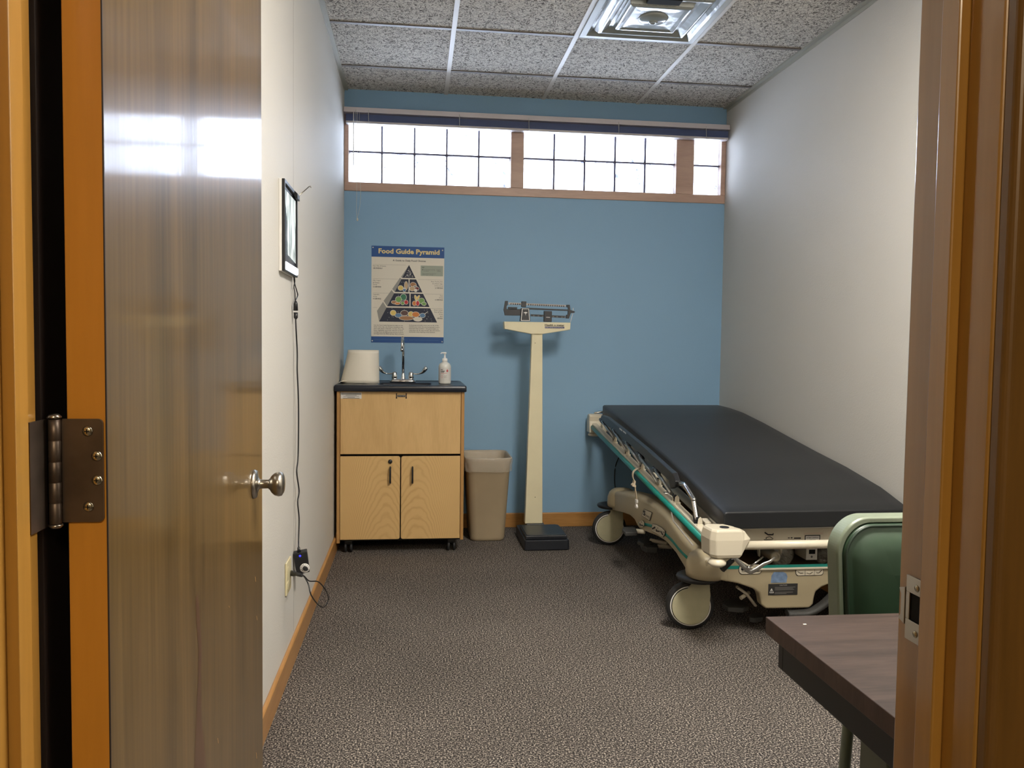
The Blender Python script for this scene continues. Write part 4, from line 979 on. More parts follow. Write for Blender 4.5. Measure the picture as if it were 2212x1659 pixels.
# tubular end bars and corner blocks
yb = -2.205; zb2 = zf(yb)
b = MB(); b.tube([(1.66, yb, zb2+.006), (2.32, yb, zb2+.006)], .0165, 'gcream', 16); b.build('end_bar', gn)
b = MB(); b.tube([(1.66, -.09, zf(-.09)+.02), (2.32, -.09, zf(-.09)+.02)], .0165, 'gcream', 16); b.build('end_bar', gn)
def corner(mirror):
    X = (lambda x: x) if not mirror else (lambda x: GXL+GXR-x)
    y0 = -2.2; pts = []
    def ring_(z, g, fx=0):
        base_ = [(1.533, y0+.06), (1.538, y0-.02), (1.556, y0-.042), (1.66, y0-.042), (1.698-fx, y0-.022), (1.698-fx, y0+.016), (1.655, y0+.022), (1.625, y0+.075), (1.552, y0+.085)]
        c_ = Vector((1.61, y0, 0)); o = []
        for x, y in base_:
            v = Vector((x, y, 0)); v = c_+(v-c_)*(1-g); o.append((X(v.x), v.y, z))
        return o[::-1] if mirror else o
    mb = MB(); mb.loft([ring_(.386, .16, .05), ring_(.400, .03, .03), ring_(.455, .0), ring_(.486, .07, .02), ring_(.4945, .16, .05)], 'gcream', False, True, True)
    o = mb.build('corner_bumper', gn, bevel=.009, seg=4)
    mb = MB(); mb.lathe([(.018, 0), (.0175, .002), (0, .003)], (X(1.604), y0+.004, .4946), 'black', 20); mb.build('bumper_cap', o)
    mb = MB(); mb.lathe([(0, 0), (.022, 0), (.033, .008), (.034, .016), (.026, .026), (.018, .032)], (X(1.572), y0-.012, .352), 'gcream', 28); mb.build('roller_bumper', gn)
corner(False); corner(True)
for mir in (False, True):
    X = (lambda x: x) if not mir else (lambda x: GXL+GXR-x)
    z = .64; mb = MB()
    pts = [(-.135, z-.02), (-.115, z+.055), (-.120, z+.09), (-.095, z+.10), (-.06, z+.095), (-.045, z+.06), (-.04, z-.02)]
    mb.prism(pts, 'X', X(1.535), X(1.625), 'gcream'); o = mb.build('corner_bumper', gn, bevel=.008, seg=3)
    mb = MB(); mb.lathe([(0, 0), (.026, 0), (.036, .006), (.036, .014), (.024, .024)], (X(1.572), -.085, z-.044), 'gcream', 24); mb.build('roller_bumper', gn)
    mb = MB(); mb.tube([(X(1.575), -.09, z+.09), (X(1.575), -.09, z+.105), (X(1.68), -.09, z+.118)], .006, 'steel'); mb.build('push_bar_stub', gn)
# folded side rail : black top bar, slanting arms, brackets
XR_ = 1.558
def G(px, py, X=XR_): return at(px, py, X=X)
top = [(1301, 897), (1312, 901), (1345, 927), (1400, 972), (1446, 1014), (1456, 1022), (1462, 1040), (1460, 1052)]
bot = [(1297, 911), (1308, 916), (1341, 942), (1394, 988), (1438, 1030), (1447, 1040), (1450, 1052), (1450, 1056)]
b = MB(); rings = []
for (a, c) in zip(top, bot):
    p = G(*a); q = G(*c); y = (p.y+q.y)/2
    rings.append([(XR_-.006, p.y, p.z), (XR_+.018, p.y+.004, p.z+.002), (XR_+.018, q.y+.004, q.z), (XR_-.006, q.y, q.z)])
b.loft(rings, 'gblack', False, True, True); rb = b.build('side_rail', gn, bevel=.004)
for (px, py) in ((1341, 926), (1349, 932)):
    a = G(px-3, py-2.5, XR_-.007); c = G(px+3.5, py+3.0, XR_-.007); d_ = G(px+3.5, py+6, XR_-.007); e_ = G(px-3, py+1.0, XR_-.007)
    MB().add([tuple(a), tuple(c), tuple(d_), tuple(e_)], [(0, 1, 2, 3)], 'white').build('rail_sticker', rb)
# lobes under the bar where each arm joins
arms = [((1301, 910), (1326, 945)), ((1325, 928), (1353, 973)), ((1352, 955), (1383, 1002)), ((1381, 983), (1421, 1043)), ((1416, 1015), (1450, 1066))]
for (a, c) in arms:
    m_ = (a[0]-4, a[1]-4); n_ = (a[0]+8, a[1]+8)
    b = MB(); b.tube([G(*m_), G(*a), G(*n_)], [.010, .014, .009], 'gblack', 10); b.build('rail_joint', rb)
    pa, pc_ = G(*a, XR_-.004), G(*c, XR_+.002)
    b = MB(); b.tube([pa, pc_], .0084, 'brush', 12); ar = b.build('rail_arm', gn)
b = MB(); hp = [G(*q, XR_+.012) for q in ((1452, 1051), (1461, 1044), (1473, 1045), (1480, 1050), (1497, 1077), (1499, 1085), (1506, 1124))]
b.tube(spline(hp, 5), .0098, 'chrome', 14); b.build('rail_arm', gn)
b = MB(); b.tube([G(1502, 1112, XR_+.012), G(1507, 1138, XR_+.012)], .012, 'black', 12); b.build('arm_sleeve', gn)
for (px, py) in ((1327, 952), (1354, 979), (1386, 1010), (1421, 1050), (1459, 1084), (1508, 1136)):
    p = G(px, py, XR_+.014); zt_ = zf(p.y)+.018
    b = MB()
    for dy in (-.020, .014): b.prism([(XR_+.004, zt_), (XR_+.026, zt_), (XR_+.024, zt_+.026), (XR_+.016, zt_+.035), (XR_+.007, zt_+.026)], 'Y', p.y+dy, p.y+dy+.005, 'gcream')
    b.box((XR_+.001, p.y-.024, zt_-.004), (XR_+.030, p.y+.024, zt_+.004), 'gcream'); br = b.build('rail_bracket', gn, bevel=.002)
    b = MB(); b.tube([(XR_+.016, p.y-.015, zt_+.022), (XR_+.016, p.y+.014, zt_+.022)], .0105, 'black', 12); b.box((XR_+.009, p.y-.014, zt_+.005), (XR_+.023, p.y+.013, zt_+.026), 'black'); b.build('pivot', br)
p = G(1430, 1063, XR_+.01); b = MB(); b.box((p.x-.008, p.y-.06, p.z-.008), (p.x+.03, p.y+.01, p.z+.008), 'chrome'); b.build('rail_latch', gn, bevel=.004)
# thin wire holder and hanging dark tray under the litter
b = MB(); b.tube([G(*q, 1.585) for q in ((1450, 1100), (1451, 1112), (1455, 1126), (1497, 1178))], .0035, 'white', 8); b.build('wire_holder', gn)
b = MB(); b.prism([(-1.70, zf(-1.7)-.03), (-2.02, zf(-2.02)-.03), (-2.05, .355), (-1.97, .352), (-1.78, .385), (-1.70, .405)], 'X', 1.62, 1.66, 'gtand'); b.build('under_tray', gn, bevel=.006)

# base shell
side = [(-.455, .205), (-.462, .268), (-.50, .308), (-.60, .340), (-.80, .370), (-1.0, .390), (-1.25, .398), (-1.5, .385), (-1.7, .360), (-1.86, .344), (-2.02, .336), (-2.055, .318), (-2.062, .245),
        (-1.95, .232), (-1.87, .224), (-1.80, .240), (-1.68, .262), (-1.50, .268), (-1.35, .256), (-1.20, .238), (-1.05, .226), (-1.01, .238), (-.98, .256), (-.90, .264), (-.78, .252)]
BXL, BXR = 1.585, 2.30
def waist(y): 
    t = max(0, 1-abs((y+1.28)/.62)); return .030*t*t*(3-2*t)
topz = [q for q in side[:12]]; botz = [side[0]]+side[:12:-1]+[]
topz = side[1:12]; botz = [side[0]]+list(reversed(side[12:]))
def lerp_(t, y):
    for (a, za), (c, zc_) in zip(t[:-1], t[1:]):
        if min(a, c) <= y <= max(a, c): return za+(zc_-za)*((y-a)/(c-a) if c != a else 0)
    return t[0][1] if abs(y-t[0][0]) < abs(y-t[-1][0]) else t[-1][1]
for s_ in (1, -1):
    mb = MB(); X0 = BXL if s_ > 0 else BXR; rings = []
    for i in range(57):
        y = -.457-(1.975-.457)*i/56
        zt_, zb_2 = lerp_(topz, y), lerp_(botz, y); w_ = waist(y)
        cr_ = min(.024, (zt_-zb_2)*.4)
        q = [(0, zb_2), (0, zb_2+.006), (.0, zt_-cr_), (.004, zt_-cr_*.45), (.014, zt_-cr_*.12), (.030, zt_), (.085, zt_+.004), (.085, zb_2+.01)]
        rings.append([(X0+s_*(w_+dx), y, z) for dx, z in q])
    mb.loft(rings, 'gtan', True, True, True); sk = mb.build('side_shell', gn, bevel=.003)
    if s_ > 0: SK = sk
b = MB(); b.prism([(BXL+.06, -.50), (BXR-.06, -.50), (BXR-.06, -1.97), (BXL+.06, -1.97)], 'Z', .245, .262, 'gtand'); b.build('base_tray', gn)
# near end face with drop-down centre
yn = -2.03
pts = [(1.60, .325), (1.59, .270), (1.60, .248), (1.66, .241), (1.735, .226), (1.80, .203), (1.824, .185), (1.832, .160), (1.836, .136), (1.856, .120), (2.040, .118), (2.057, .133), (2.060, .160), (2.066, .185), (2.09, .203), (2.14, .222), (2.22, .240), (2.29, .248), (2.30, .270), (2.29, .325), (2.20, .332), (2.12, .281), (1.79, .281), (1.715, .326)]
b = MB(); b.prism(pts, 'Y', yn, yn+.05, 'gtan'); en = b.build('end_shell', gn, bevel=.008, seg=3)
b = MB(); b.prism([(x, z) for x, z in pts if z < .9], 'Y', -.49, -.455, 'gtan'); b.build('end_shell', gn, bevel=.008, seg=3)
b = MB(); b.tube([(1.72, yn-.004, .330), (1.80, yn-.004, .284), (2.11, yn-.004, .284), (2.19, yn-.004, .338)], .005, 'gcream', 10); b.build('tray_lip', gn)
# domed hoods over the casters and swivel rings, casters
def hood(cx, cy, sy):
    mb = MB(); mb.lathe([(.080, .0), (.083, .02), (.081, .055), (.071, .083), (.048, .102), (.0, .110)], (cx, cy, .240), 'gtan', 36); mb.build('caster_hood', gn)
def caster(cx, cy, ang, name_='caster'):
    # disc-covered swivel wheel whose axle points along ang
    ca, sa_ = math.cos(ang), math.sin(ang)
    def W_(u, t, z): return (cx+u*ca+t*sa_, cy+u*sa_-t*ca, z)     # u across the disc, t towards the viewer
    b = MB(); b.lathe([(.066, -.012), (.083, -.009), (.089, .000), (.086, .008), (.066, .012)], (cx+(.022 if cx < 2 else -.022), cy-(.03 if cy < -1 else -.03), .228), 'black', 36)
    cs = b.build('caster', gn)
    R0 = .100; n = 40
    def circ(r, t, c0=(0, R0+.002)): return [W_(c0[0]+r*math.cos(2*PI*k/n), t, c0[1]+r*math.sin(2*PI*k/n)) for k in range(n)]
    b = MB(); b.loft([circ(.078, .017), circ(.092, .018), circ(.0985, .012), circ(.100, 0), circ(.0985, -.012), circ(.092, -.018), circ(.078, -.017)], 'blackm', True, True, True); b.build('tyre', cs)
    b = MB(); b.loft([circ(.079, .0185), circ(.0815, .0195), circ(.0835, .0185)], 'white', True); b.flat = True; b.build('trim_ring', cs)
    # cover: round disc running up into the neck
    prof = []
    for k in range(33):
        a = math.radians(118-k*(270/32)); prof.append((.078*math.cos(a)*1.0, R0+.002+.078*math.sin(a)))
    # a goes from 118 deg clockwise to -152 ; neck on the right going up
    d = []
    for k in range(31):
        a = math.radians(100+k*(255/30)); d.append((.0765*math.cos(a), R0+.002+.0765*math.sin(a)))
    d += [(.080, .150), (.074, .215), (.006, .215), (.002, .196), (-.010, .184)]
    for t0, t1 in ((.0195, .026), (-.026, -.0195)):
        mb = MB(); mb.loft([[W_(u, t0, z) for u, z in d], [W_(u, t1, z) for u, z in d]], 'disc', False, True, True); o = mb.build('wheel_cover', cs, bevel=.002)
    mb = MB(); mb.loft([[W_(u, -.0195, z) for u, z in ((.01, .190), (.066, .190), (.062, .222), (.012, .222))], [W_(u, .0195, z) for u, z in ((.01, .190), (.066, .190), (.062, .222), (.012, .222))]], 'disc', False, True, True); mb.build('fork_bridge', cs)
    mb = MB(); mb.lathe([(0, -.0005), (.003, 0)], W_(.056, .0265, .104), 'hole', 8, 'Y')
    return cs
va = math.atan2(-1.14, 3.2)
for (cx, cy, a) in ((1.582, -1.90, va*.5), (1.582, -.500, va*.3), (2.285, -1.90, 0.35), (2.285, -.50, .2)):
    caster(cx, cy, a)
for (cx, cy) in ((1.628, -1.955), (2.25, -1.955), (1.64, -.55), (2.25, -.55)): hood(cx, cy, 1)

# teal lines and pictogram stickers on the shell
def K(px, py, X=None):
    """point on the near side shell"""
    X = BXL if X is None else X
    for _ in range(4):
        p = at(px, py, X=X); X = BXL+waist(p.y)-.001
    return at(px, py, X=X)
b = MB(); b.tube([K(*q) for q in ((1379.5, 1131), (1394, 1133), (1410, 1137), (1424, 1144), (1440, 1156.5), (1452, 1168), (1465, 1185), (1477, 1198), (1487, 1207))], .0075, 'teal', 8, True, (.12, 1)); b.build('teal_line', SK)
def kpoly(pts, m, lift, mb): mb.sheet([tuple(K(*q)+Vector((-lift, 0, 0))) for q in pts], m)
b = MB(); kpoly([(1392, 1099), (1410.5, 1107), (1405, 1125.5), (1387, 1114)], 'ink', .003, b); kpoly([(1392.6, 1100), (1409.5, 1107.5), (1404.5, 1124), (1388, 1113.8)], 'gcream', .004, b)
o_ = K(1391.5, 1112.5)+Vector((-.0060, 0, 0))
ey = (K(1405, 1117)-K(1391, 1110)); ey.normalize(); ez = Vector((0, 0, 1))
b.text('S', 'ink', lambda u, v: tuple(o_+ey*u+ez*(v)), h=.026, w=.036, bold=.03); b.text('ynergy', 'ink', lambda u, v: tuple(o_+ey*(u+.038)+ez*(v-.004)), h=.013, w=.066); b.flat = True; b.build('model_badge', SK)
def kicon(outl, icons, name):
    mb = MB(); c_ = Vector((sum(p[0] for p in outl)/len(outl), sum(p[1] for p in outl)/len(outl)))
    kpoly(outl, 'ink', .004, mb); kpoly([(c_.x+(p[0]-c_.x)*.95, c_.y+(p[1]-c_.y)*.95) for p in outl], 'gcream', .0052, mb)
    for (x, y, kind) in icons:
        if kind == 0: pl = [[(x-4, y+.5), (x+4, y+2), (x+4, y+4.2), (x-4, y+3.2)], [(x-4, y-2), (x-2, y-1.6), (x-2, y+1.4), (x-4, y+1)], [(x-.8, y-3.5), (x+.8, y-3.5), (x, y-6.5)]]
        elif kind == 1: pl = [[(x-4, y+2), (x+3, y-2), (x+4, y+1), (x-3, y+5)], [(x-4.5, y-5), (x-3, y-5), (x-3.5, y-2)]]
        else: pl = [[(x-3.5, y-4.5), (x-1.5, y-4.5), (x+3.2, y+3.5), (x+.8, y+4)], [(x+3, y-3), (x+4.6, y-3), (x+4, y)]]
        for q in pl: kpoly(q, 'ink', .0095 if len(icons) > 1 else .0064, mb)
    mb.flat = True; mb.build(name, SK)
kicon([(1384, 1125), (1390, 1123.5), (1394, 1128), (1394, 1135), (1390, 1139), (1384, 1137.5), (1381.5, 1132)], [(1388, 1132, 0)], 'pictogram_sticker')
kicon([(1411, 1131), (1420, 1133), (1432, 1140), (1439, 1147), (1439, 1154), (1435, 1160), (1430, 1159), (1420, 1152), (1410, 1146.5), (1408.5, 1143)], [(1416, 1139, 1), (1425, 1145, 0), (1434, 1152, 2)], 'pictogram_sticker')
yy = yn-.0012
b = MB(); a = at(1548, 1226, Y=yn); c = at(1800, 1229, Y=yn)
b.box((a.x, yn-.0011, a.z-.007), (2.27, yn-.0003, a.z+.006), 'teal'); b.build('teal_line', en)
def ebox(b, x0, z0, x1, z1, m, l): b.box((x0, yn-.0008-.0005*l, z0), (x1, yn-.0004-.0005*l, z1), m)
def pill(px0, py0, px1, py1, name, cells):
    a = at(px0, py1, Y=yn); c = at(px1, py0, Y=yn); mb = MB(); hh = (c.z-a.z)/2
    mb.prism(rrect(a.x, c.x, a.z, c.z, hh*.8, 5), 'Y', yn-.0016, yn-.001, 'ink'); mb.prism(rrect(a.x+.002, c.x-.002, a.z+.002, c.z-.002, hh*.75, 5), 'Y', yn-.0021, yn-.0016, 'gcream')
    w_ = c.x-a.x
    for k in range(cells):
        cx = a.x+w_*(k+.5)/cells; cz = (a.z+c.z)/2
        if k: mb.box((a.x+w_*k/cells-.0006, yn-.0026, a.z+.002), (a.x+w_*k/cells+.0006, yn-.0021, c.z-.002), 'ink')
        if cells == 3:
            d_ = (-1, 0, 1)[k]
            mb.tube([(cx-.012+.0, yn-.0026, cz+(.006 if d_ < 0 else 0)*1-.004), (cx, yn-.0026, cz-.009+.004*abs(d_)), (cx+.012, yn-.0026, cz+(.008 if d_ > 0 else -.003)*(1 if d_ else 0)-.002)], .0022, 'ink', 6, True, (1, .3))
        else:
            mb.lathe([(0, 0), (.007, 0), (.007, .0008)], (cx-.008*(1-2*k), yn-.0031, cz+.002), 'ink', 14, 'Y'); mb.box((cx-.012, yn-.0026, cz-.010), (cx+.012, yn-.0021, cz-.008), 'ink')
    mb.build(name, en)
pill(1595, 1218, 1646, 1241, 'pictogram_sticker', 2); pill(1718, 1225, 1779, 1244, 'pictogram_sticker', 3)
b = MB(); a = at(1665, 1259, Y=yn); c = at(1701, 1235, Y=yn)
b.prism([(a.x, a.z), (c.x-.004, a.z), (c.x, a.z+.025), (c.x-.006, c.z-.006), (c.x-.02, c.z), (a.x+.012, c.z), (a.x+.002, c.z-.014)], 'Y', yn-.0014, yn-.0004, 'bluestk'); b.build('torn_sticker', en)
a = at(1659, 1286, Y=yn); c = at(1723, 1260, Y=yn)
b = MB(); b.box((a.x, yn-.0014, a.z), (c.x, yn-.0004, c.z), 'caution'); w_, h_ = c.x-a.x, c.z-a.z
b.text('CAUTION', 'sticker', onY(a.x+w_*.38, yn-.0018, c.z-h_*.16), w=w_*.25, h=h_*.08)
for k, ww in enumerate((.70, .62, .66, .0, .62, .40)):
    if ww: b.box((a.x+w_*.22, yn-.0018, c.z-h_*(.33+.11*k)), (a.x+w_*(.22+ww), yn-.0014, c.z-h_*(.29+.11*k)), 'inkg')
tr = [(a.x+w_*.04, a.z+h_*.22), (a.x+w_*.18, a.z+h_*.22), (a.x+w_*.11, a.z+h_*.58)]
for k in range(3):
    p, q = tr[k], tr[(k+1) % 3]; b.tube([(p[0], yn-.0018, p[1]), (q[0], yn-.0018, q[1])], .0011, 'sticker', 5)
b.box((a.x+w_*.104, yn-.0022, a.z+h_*.29), (a.x+w_*.116, yn-.0014, a.z+h_*.45), 'sticker'); b.build('caution_label', en)

# mechanism between litter and base
for y in (-.72, -1.62):
    b = MB(); b.lathe([(.085, .0), (.085, .03), (.062, .035), (.062, .12), (.045, .125), (.045, zf(y)-.285)], (1.96, y, .262), 'gtand', 28); b.build('lift_column', gn)
b = MB(); b.box((1.70, -1.98, .350), (1.735, -1.93, .375), 'black'); b.build('release_block', gn, bevel=.003)
def wrapcyl(px, py, r, y0, y1):
    p = at(px, py, Y=y0); mb = MB(); rq = random.Random(px)
    prof = [(r*.2, -.006), (r*.8, -.004), (r, .006)]+[(r*(1+rq.uniform(-.04, .04)), .02+(y1-y0-.03)*k/6) for k in range(7)]
    mb.lathe([(0, -.007)]+prof, (p.x, y0, p.z), 'plasticwrap', 30, 'Y'); return mb.build('wrapped_cylinder', gn)
wrapcyl(1690, 1200, .053, -1.90, -1.72); wrapcyl(1789, 1204, .048, -1.90, -1.72)
p = at(1675, 1203, Y=-1.97); b = MB(); b.lathe([(.011, .002), (.0125, -.003), (.020, -.003), (.0215, .003), (.0215, .10)], (p.x, -1.97, p.z), 'gcream', 26, 'Y'); tb = b.build('socket_tube', gn)
MB().lathe([(0, .004), (.0115, .004)], (p.x, -1.97, p.z), 'hole', 18, 'Y').build('socket_bore', tb)
a = at(1741, 1210, Y=-1.96); c = at(1766, 1184, Y=-1.96)
b = MB(); b.box((a.x, -1.96, a.z), (c.x, -1.86, c.z), 'white'); wbx = b.build('control_box', gn, bevel=.002)
b = MB(); b.box((a.x+.012, -1.961, c.z-.024), (c.x-.010, -1.9601, c.z-.006), 'hole'); b.lathe([(0, -.0012), (.0045, -.001), (.0045, 0)], ((a.x+c.x)/2, -1.96, a.z+.014), 'inkg', 12, 'Y'); b.build('display', wbx)
for (px0, px1, pt_) in ((1623, 1640, 1203), (1675, 1692, 1198)):
    a = at(px0, 1180, Y=-2.0); c = at(px1, 1180, Y=-2.0); zt_ = zf(-2.0)-.012; d_ = at(px1, pt_, Y=-2.0)
    if px0 < 1650: pl = [(a.x, zt_), (c.x, zt_), (d_.x, d_.z), (a.x+.022, zt_-.018)]
    else: pl = [(a.x, zt_), (c.x+.008, zt_), (c.x-.012, d_.z), (a.x+.004, zt_-.02)]
    mb = MB(); mb.prism(pl, 'Y', -2.01, -1.985, 'gcream'); mb.build('hanger_bracket', gn, bevel=.002)
# fold-out crank, link rod and black grip
yc = -2.12
cr = [at(*q, Y=yc) for q in ((1580, 1200), (1590, 1208), (1613, 1231), (1621, 1236), (1632, 1231), (1650, 1219), (1664, 1213), (1674, 1204))]
b = MB(); b.tube(cr, [.007, .008, .009, .010, .009, .008, .006, .005], 'brush', 12, True, (.5, 1)); ck = b.build('fold_out_crank', gn)
b = MB(); b.tube([at(1617, 1227, Y=yc-.005), at(1648, 1203, Y=yc+.01)], .0035, 'chrome', 8); b.lathe([(0, -.006), (.007, -.006), (.008, 0), (.007, .006), (0, .006)], tuple(at(1617, 1227, Y=yc-.006)), 'chrome', 14, 'Y'); b.build('link_rod', ck)
b = MB(); b.tube([at(1589, 1202, Y=yc+.02), at(1582, 1210, Y=yc+.02), at(1560, 1230, Y=yc)], [.005, .010, .0125], 'black', 12); b.build('black_grip', ck)
# foot pedals
def pedal(pts, m='pedal', th=.02):
    mb = MB(); P_ = [Vector(p) for p in pts]
    mb.loft([[tuple(p-Vector((0, 0, th))) for p in P_], [tuple(p) for p in P_]], m, False, True, True); return mb.build('foot_pedal', gn, bevel=.005, seg=3)
def fp(l, X): return [at(px, py, X=X) for px, py in l]
q = [at(1344, 1138, X=1.515), at(1349, 1135.5, X=1.56), at(1371, 1136, X=1.56), at(1377, 1142, X=1.52), at(1376, 1148, X=1.505), at(1352, 1147, X=1.50)]
zq = .222
def floorpts(l, z): return [tuple(at(px, py, Z=z)) for px, py in l]
pedal(floorpts([(1346, 1138), (1367, 1137), (1374, 1141), (1377, 1149), (1351, 1150), (1344, 1142)], .235), th=.02)
b = MB(); b.tube([at(1374, 1147, X=1.575), at(1394, 1149, X=1.62)], .012, 'gcream', 10); b.build('pedal_stem', gn)
pedal(floorpts([(1379, 1161), (1402, 1162), (1411, 1172), (1390, 1175), (1377, 1168)], .15)); pedal(floorpts([(1384, 1171), (1412, 1174), (1422, 1178), (1421, 1183), (1396, 1182), (1385, 1176)], .14), th=.03)
b = MB(); p = at(1418, 1170, Z=.14); b.tube([at(1405, 1167, Z=.15), at(1442, 1174, Z=.15)], .010, 'gcream', 10); b.tube([at(1420, 1180, Z=.13), at(1452, 1182, Z=.13)], .010, 'gcream', 10); b.build('pedal_stem', gn)
pedal(floorpts([(1560, 1303), (1568, 1294), (1590, 1290), (1608, 1296), (1618, 1308), (1605, 1314), (1572, 1312)], .095))
pedal(floorpts([(1618, 1328), (1630, 1322), (1646, 1325), (1648, 1333), (1630, 1336), (1619, 1334)], .05)); pedal(floorpts([(1657, 1325), (1668, 1321), (1680, 1323), (1682, 1331), (1665, 1333), (1656, 1330)], .05))
b = MB(); b.tube([at(1592, 1268, Y=-1.97), at(1612, 1282, Y=-1.97), at(1632, 1308, Y=-1.97)], .012, 'gcream', 10, True, (1, .5)); b.tube([at(1600, 1292, Y=-1.97), at(1618, 1280, Y=-1.95)], .008, 'gcream', 10); b.build('brake_linkage', gn)
b = MB(); b.tube(spline([at(1700, 1325, Y=-2.02), at(1745, 1323, Y=-2.03), at(1775, 1308, Y=-2.04), at(1800, 1285, Y=-2.05), at(1830, 1262, Y=-2.05)], 5), .026, 'pedal', 14, True, (1, .55)); b.build('steer_pedal', gn)
# power cord drooping behind
b = MB(); b.tube(spline([at(1338, 985, X=1.75), at(1329, 1010, X=1.74), at(1328, 1045, X=1.72), at(1333, 1068, X=1.70)], 6), .0035, 'black', 8); b.build('power_cord', gn)

# ------------------------------------------------------------------ mattress
zl = [(-.105, .797), (-.3, .785), (-.5, .765), (-.8, .728), (-1.08, .693), (-1.4, .655), (-1.66, .618), (-1.95, .570), (-2.145, .541)]
zr = [(-.105, .800), (-.3, .797), (-.5, .786), (-.8, .752), (-1.08, .714), (-1.4, .672), (-1.66, .642), (-1.95, .596), (-2.145, .545)]
def itp(t, y):
    for (a, za), (c, zc_) in zip(t[:-1], t[1:]):
        if c <= y <= a: k = (y-a)/(c-a); return za+(zc_-za)*k
    return t[0][1] if y > t[0][0] else t[-1][1]
mx0, mx1 = 1.622, 2.392; ny, nx = 30, 12; b = MB(); rings = []
ys = [-.105-(2.145-.105)*i/ny for i in range(ny+1)]
for y in ys:
    L_, R_2 = itp(zl, y), itp(zr, y); ring_ = []
    r = .020
    def top_(x): t = (x-mx0)/(mx1-mx0); return L_+(R_2-L_)*t
    th = .070
    zbm = zf(y)+.046
    th = min(.078, top_(mx0)-zbm) if y < -.5 else .075
    pts = [(mx0+.004, max(top_(mx0)-th, zbm-.004)), (mx0, max(top_(mx0)-th, zbm-.004)+.006), (mx0, top_(mx0)-.010), (mx0+.0035, top_(mx0)-.003), (mx0+.012, top_(mx0))]
    pts += [(mx0+(mx1-mx0)*k/nx, top_(mx0+(mx1-mx0)*k/nx)) for k in range(1, nx)]
    pts += [(mx1-.012, top_(mx1)), (mx1-.0035, top_(mx1)-.003), (mx1, top_(mx1)-.010), (mx1, top_(mx1)-th+.006), (mx1-.004, top_(mx1)-th)]
    rings.append([(x, y, z) for x, z in pts])
b.loft(rings, 'matt', True, True, True)
mt = tag(b.build('mattress', bevel=.006, seg=3), 'long charcoal vinyl mattress pad lying on the tilted gurney', 'mattress')

# ------------------------------------------------------------------ strap hanging from the rail
stp = thing('restraint_strap', 'beige webbing strap with a plastic buckle looped over the teal rail of the gurney', 'strap', (1.53, -1.2, .4))
def ribbon(pts, w, m='strap', th=.002, wy=(0, 1, 0)):
    mb = MB(); P_ = spline(pts, 5); wv = Vector(wy)*w/2
    rings = []
    for i, p in enumerate(P_):
        t = (P_[min(i+1, len(P_)-1)]-P_[max(i-1, 0)]).normalized(); nrm = t.cross(Vector(wy)).normalized()*th/2
        rings.append([tuple(p+wv+nrm), tuple(p+wv-nrm), tuple(p-wv-nrm), tuple(p-wv+nrm)])
    mb.loft(rings, m, False, True, True); return mb
zs = zf(-1.19)
ribbon([(1.612, -1.19, zs+.006), (1.600, -1.19, zs+.028), (1.575, -1.19, zs+.030), (1.550, -1.19, zs+.024), (1.528, -1.19, zs+.006), (1.524, -1.195, zs-.020), (1.535, -1.205, zs-.042)], .022).build('loop', stp)
ribbon([(1.530, -1.205, zs-.036), (1.528, -1.205, zs-.050), (1.520, -1.205, zs-.058), (1.535, -1.21, zs-.062)], .028, th=.008).build('knot', stp)
ribbon([(1.530, -1.21, zs-.052), (1.532, -1.225, zs-.09), (1.535, -1.235, zs-.128)], .022).build('tail', stp)
b = MB(); zz = zs-.124; yv = -1.237
b.prism([(yv-.014, zz), (yv+.014, zz), (yv+.014, zz-.014), (yv+.007, zz-.018), (yv+.007, zz-.026), (yv+.016, zz-.034), (yv+.013, zz-.042), (yv-.013, zz-.042), (yv-.016, zz-.034), (yv-.007, zz-.026), (yv-.007, zz-.018), (yv-.014, zz-.014)], 'X', 1.530, 1.539, 'white'); b.build('buckle', stp, bevel=.001)

# ------------------------------------------------------------------ table at the near right
TZ = .66
q0 = at(1654, 1332, Z=TZ); TX = q0.x-.0; TY1 = q0.y; TY0 = -4.17
tb = thing('side_table', 'low walnut laminate table with a black apron, just inside the doorway at the right', 'table', (1.7, -3.9, 0))
TXR = 2.425
def fyw(x): return -4.104-.098*x+.01
b = MB(); b.prism([(TX, TY1), (TX, fyw(TX)), (TXR, fyw(TXR)), (TXR, TY1-.005)][::-1], 'Z', TZ-.032, TZ, 'walnut')
tt = b.build('tabletop', tb, bevel=.0012); tt.data.materials.append(M['walnutE'])
for p in tt.data.polygons:
    if abs(p.normal.z) < .5: p.material_index = 1
q1 = at(1676, 1400, Z=TZ-.032); ax_ = TX+.022
b = MB(); za = TZ-.0325; zb3 = .566
pA = at(1676, 1400, X=ax_); ay = TY1-.012
b.box((ax_, ay-.018, zb3), (TXR-.03, ay, za), 'tblack'); b.box((ax_, fyw(ax_)+.02, zb3), (ax_+.018, ay-.0185, za), 'tblack'); b.build('apron', tb, bevel=.001)
lg = at(1852, 1640, X=1.20)
for lx in (1.20, 2.28):
    b = MB(); b.box((lx, -3.90, .012), (lx+.05, -3.82, zb3+.04 if False else za-.001), 'tleg'); b.box((lx+.05, -3.885, .02), (lx+.09, -3.835, za-.001), 'tleg')
    b.build('leg', tb, bevel=.003); MB().box((lx-.005, -4.0, 0), (lx+.055, -3.72, .018), 'tleg').build('foot_bar', tb, bevel=.004)
p = at(1736, 1350, Z=TZ); MB().box((p.x, p.y, TZ+.0002), (p.x+.006, p.y+.003, TZ+.001), 'paper').build('x')
o = bpy.data.objects['x']; o.name = 'paper_scrap'; tag(o, 'tiny pale crumb on the walnut table top', 'scrap')

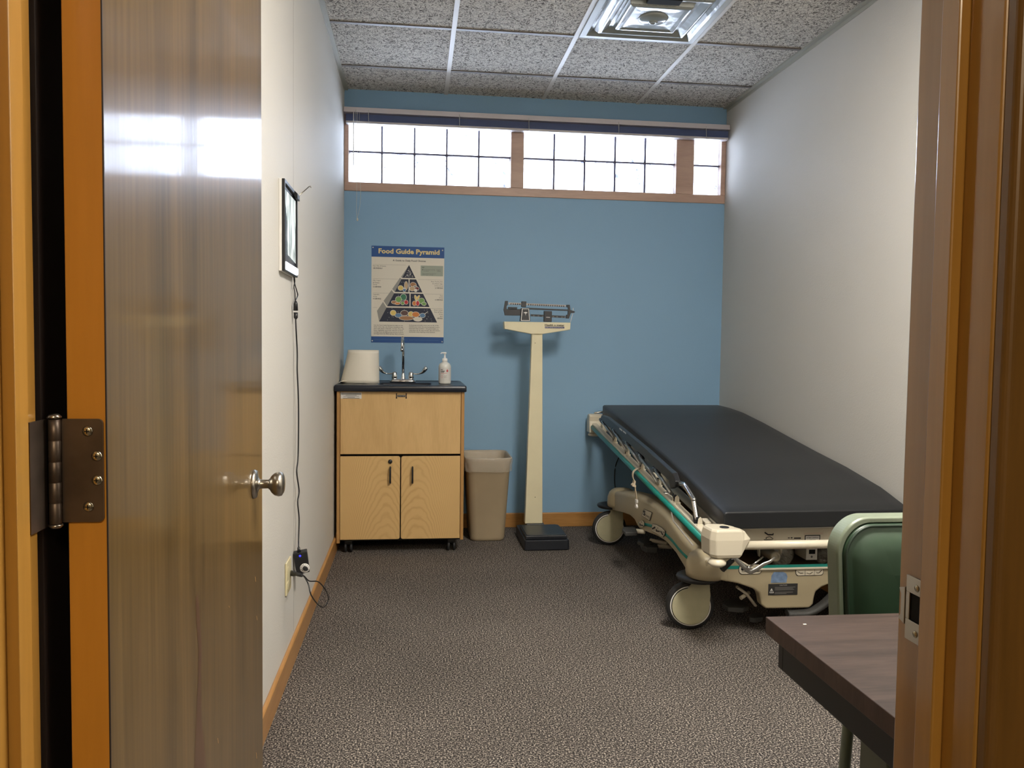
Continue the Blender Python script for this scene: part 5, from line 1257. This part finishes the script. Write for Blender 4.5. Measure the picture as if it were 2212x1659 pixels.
# ------------------------------------------------------------------ green chair behind the table
ch = thing('vinyl_chair', 'old green vinyl chair with a pale green metal back, behind the walnut table', 'chair', (1.53, -3.6, 0))
YC = -3.46
a0 = at(1797, 1215, Y=YC); a1 = at(1860, 1115, Y=YC)
cxl, czt = a0.x, a1.z; cxr = cxl+.43; czb = .52
def backring(g, y, tz=0):
    o = []; r = .075-g*.6; x0, x1, z0, z1 = cxl+g, cxr-g, czb+g, czt-g
    for k in range(21): a = PI*k/40; o.append((x1-r+r*math.cos(a), z1-r+r*math.sin(a)))
    for k in range(21): a = PI/2+PI*k/40; o.append((x0+r+r*math.cos(a), z1-r+r*math.sin(a)))
    rb_ = .02
    o += [(x0+.012, z0+.03), (x0+.03, z0), (x1-.03, z0), (x1-.012, z0+.03)]
    return [(x, y+.10*(.66-z)*0+(((x-(x0+x1)/2)/.215)**2)*-.018, z) for x, z in o]
b = MB(); b.loft([backring(.006, YC+.046), backring(.0, YC+.040), backring(.0, YC+.002), backring(.003, YC-.003), backring(.012, YC-.004), backring(.014, YC+.006)], 'gshell', False, True, True); b.build('back_shell', ch, bevel=.0015)
b = MB(); b.loft([backring(.0145, YC+.008), backring(.0145, YC-.004), backring(.020, YC-.010), backring(.030, YC-.010), backring(.034, YC-.013), backring(.045, YC-.024), backring(.075, YC-.030), backring(.12, YC-.032)], 'green', True, False, True); b.build('back_cushion', ch)
b = MB(); pr = backring(.018, YC-.010); b.tube([Vector(p) for p in pr]+[Vector(pr[0])], .0032, 'gpipe', 8); b.build('piping', ch)
b = MB(); b.loft([[(x, y, z) for x, y in rrect(cxl+.0+g, cxr-g, -3.90+g, -3.50-g, .05, 4)] for g, z in ((.02, .40), (0, .41), (0, .43))], 'gshell', True, True, False); b.build('seat_pan', ch)
b = MB(); b.loft([[(x, y, z) for x, y in rrect(cxl+.0+g, cxr-g, -3.90+g, -3.50-g, .05, 4)] for g, z in ((.004, .430), (.0, .44), (.004, .465), (.03, .478))], 'green', True, True, True); b.build('seat_cushion', ch)
for sx in (cxl+.03, cxr-.03):
    b = MB(); b.tube([(sx, -3.46, .0), (sx, -3.50, .42), (sx, -3.475, .56)], .012, 'gshell', 12); b.build('leg', ch)
    b = MB(); b.tube([(sx, -3.89, .0), (sx, -3.86, .42)], .012, 'gshell', 12); b.build('leg', ch)
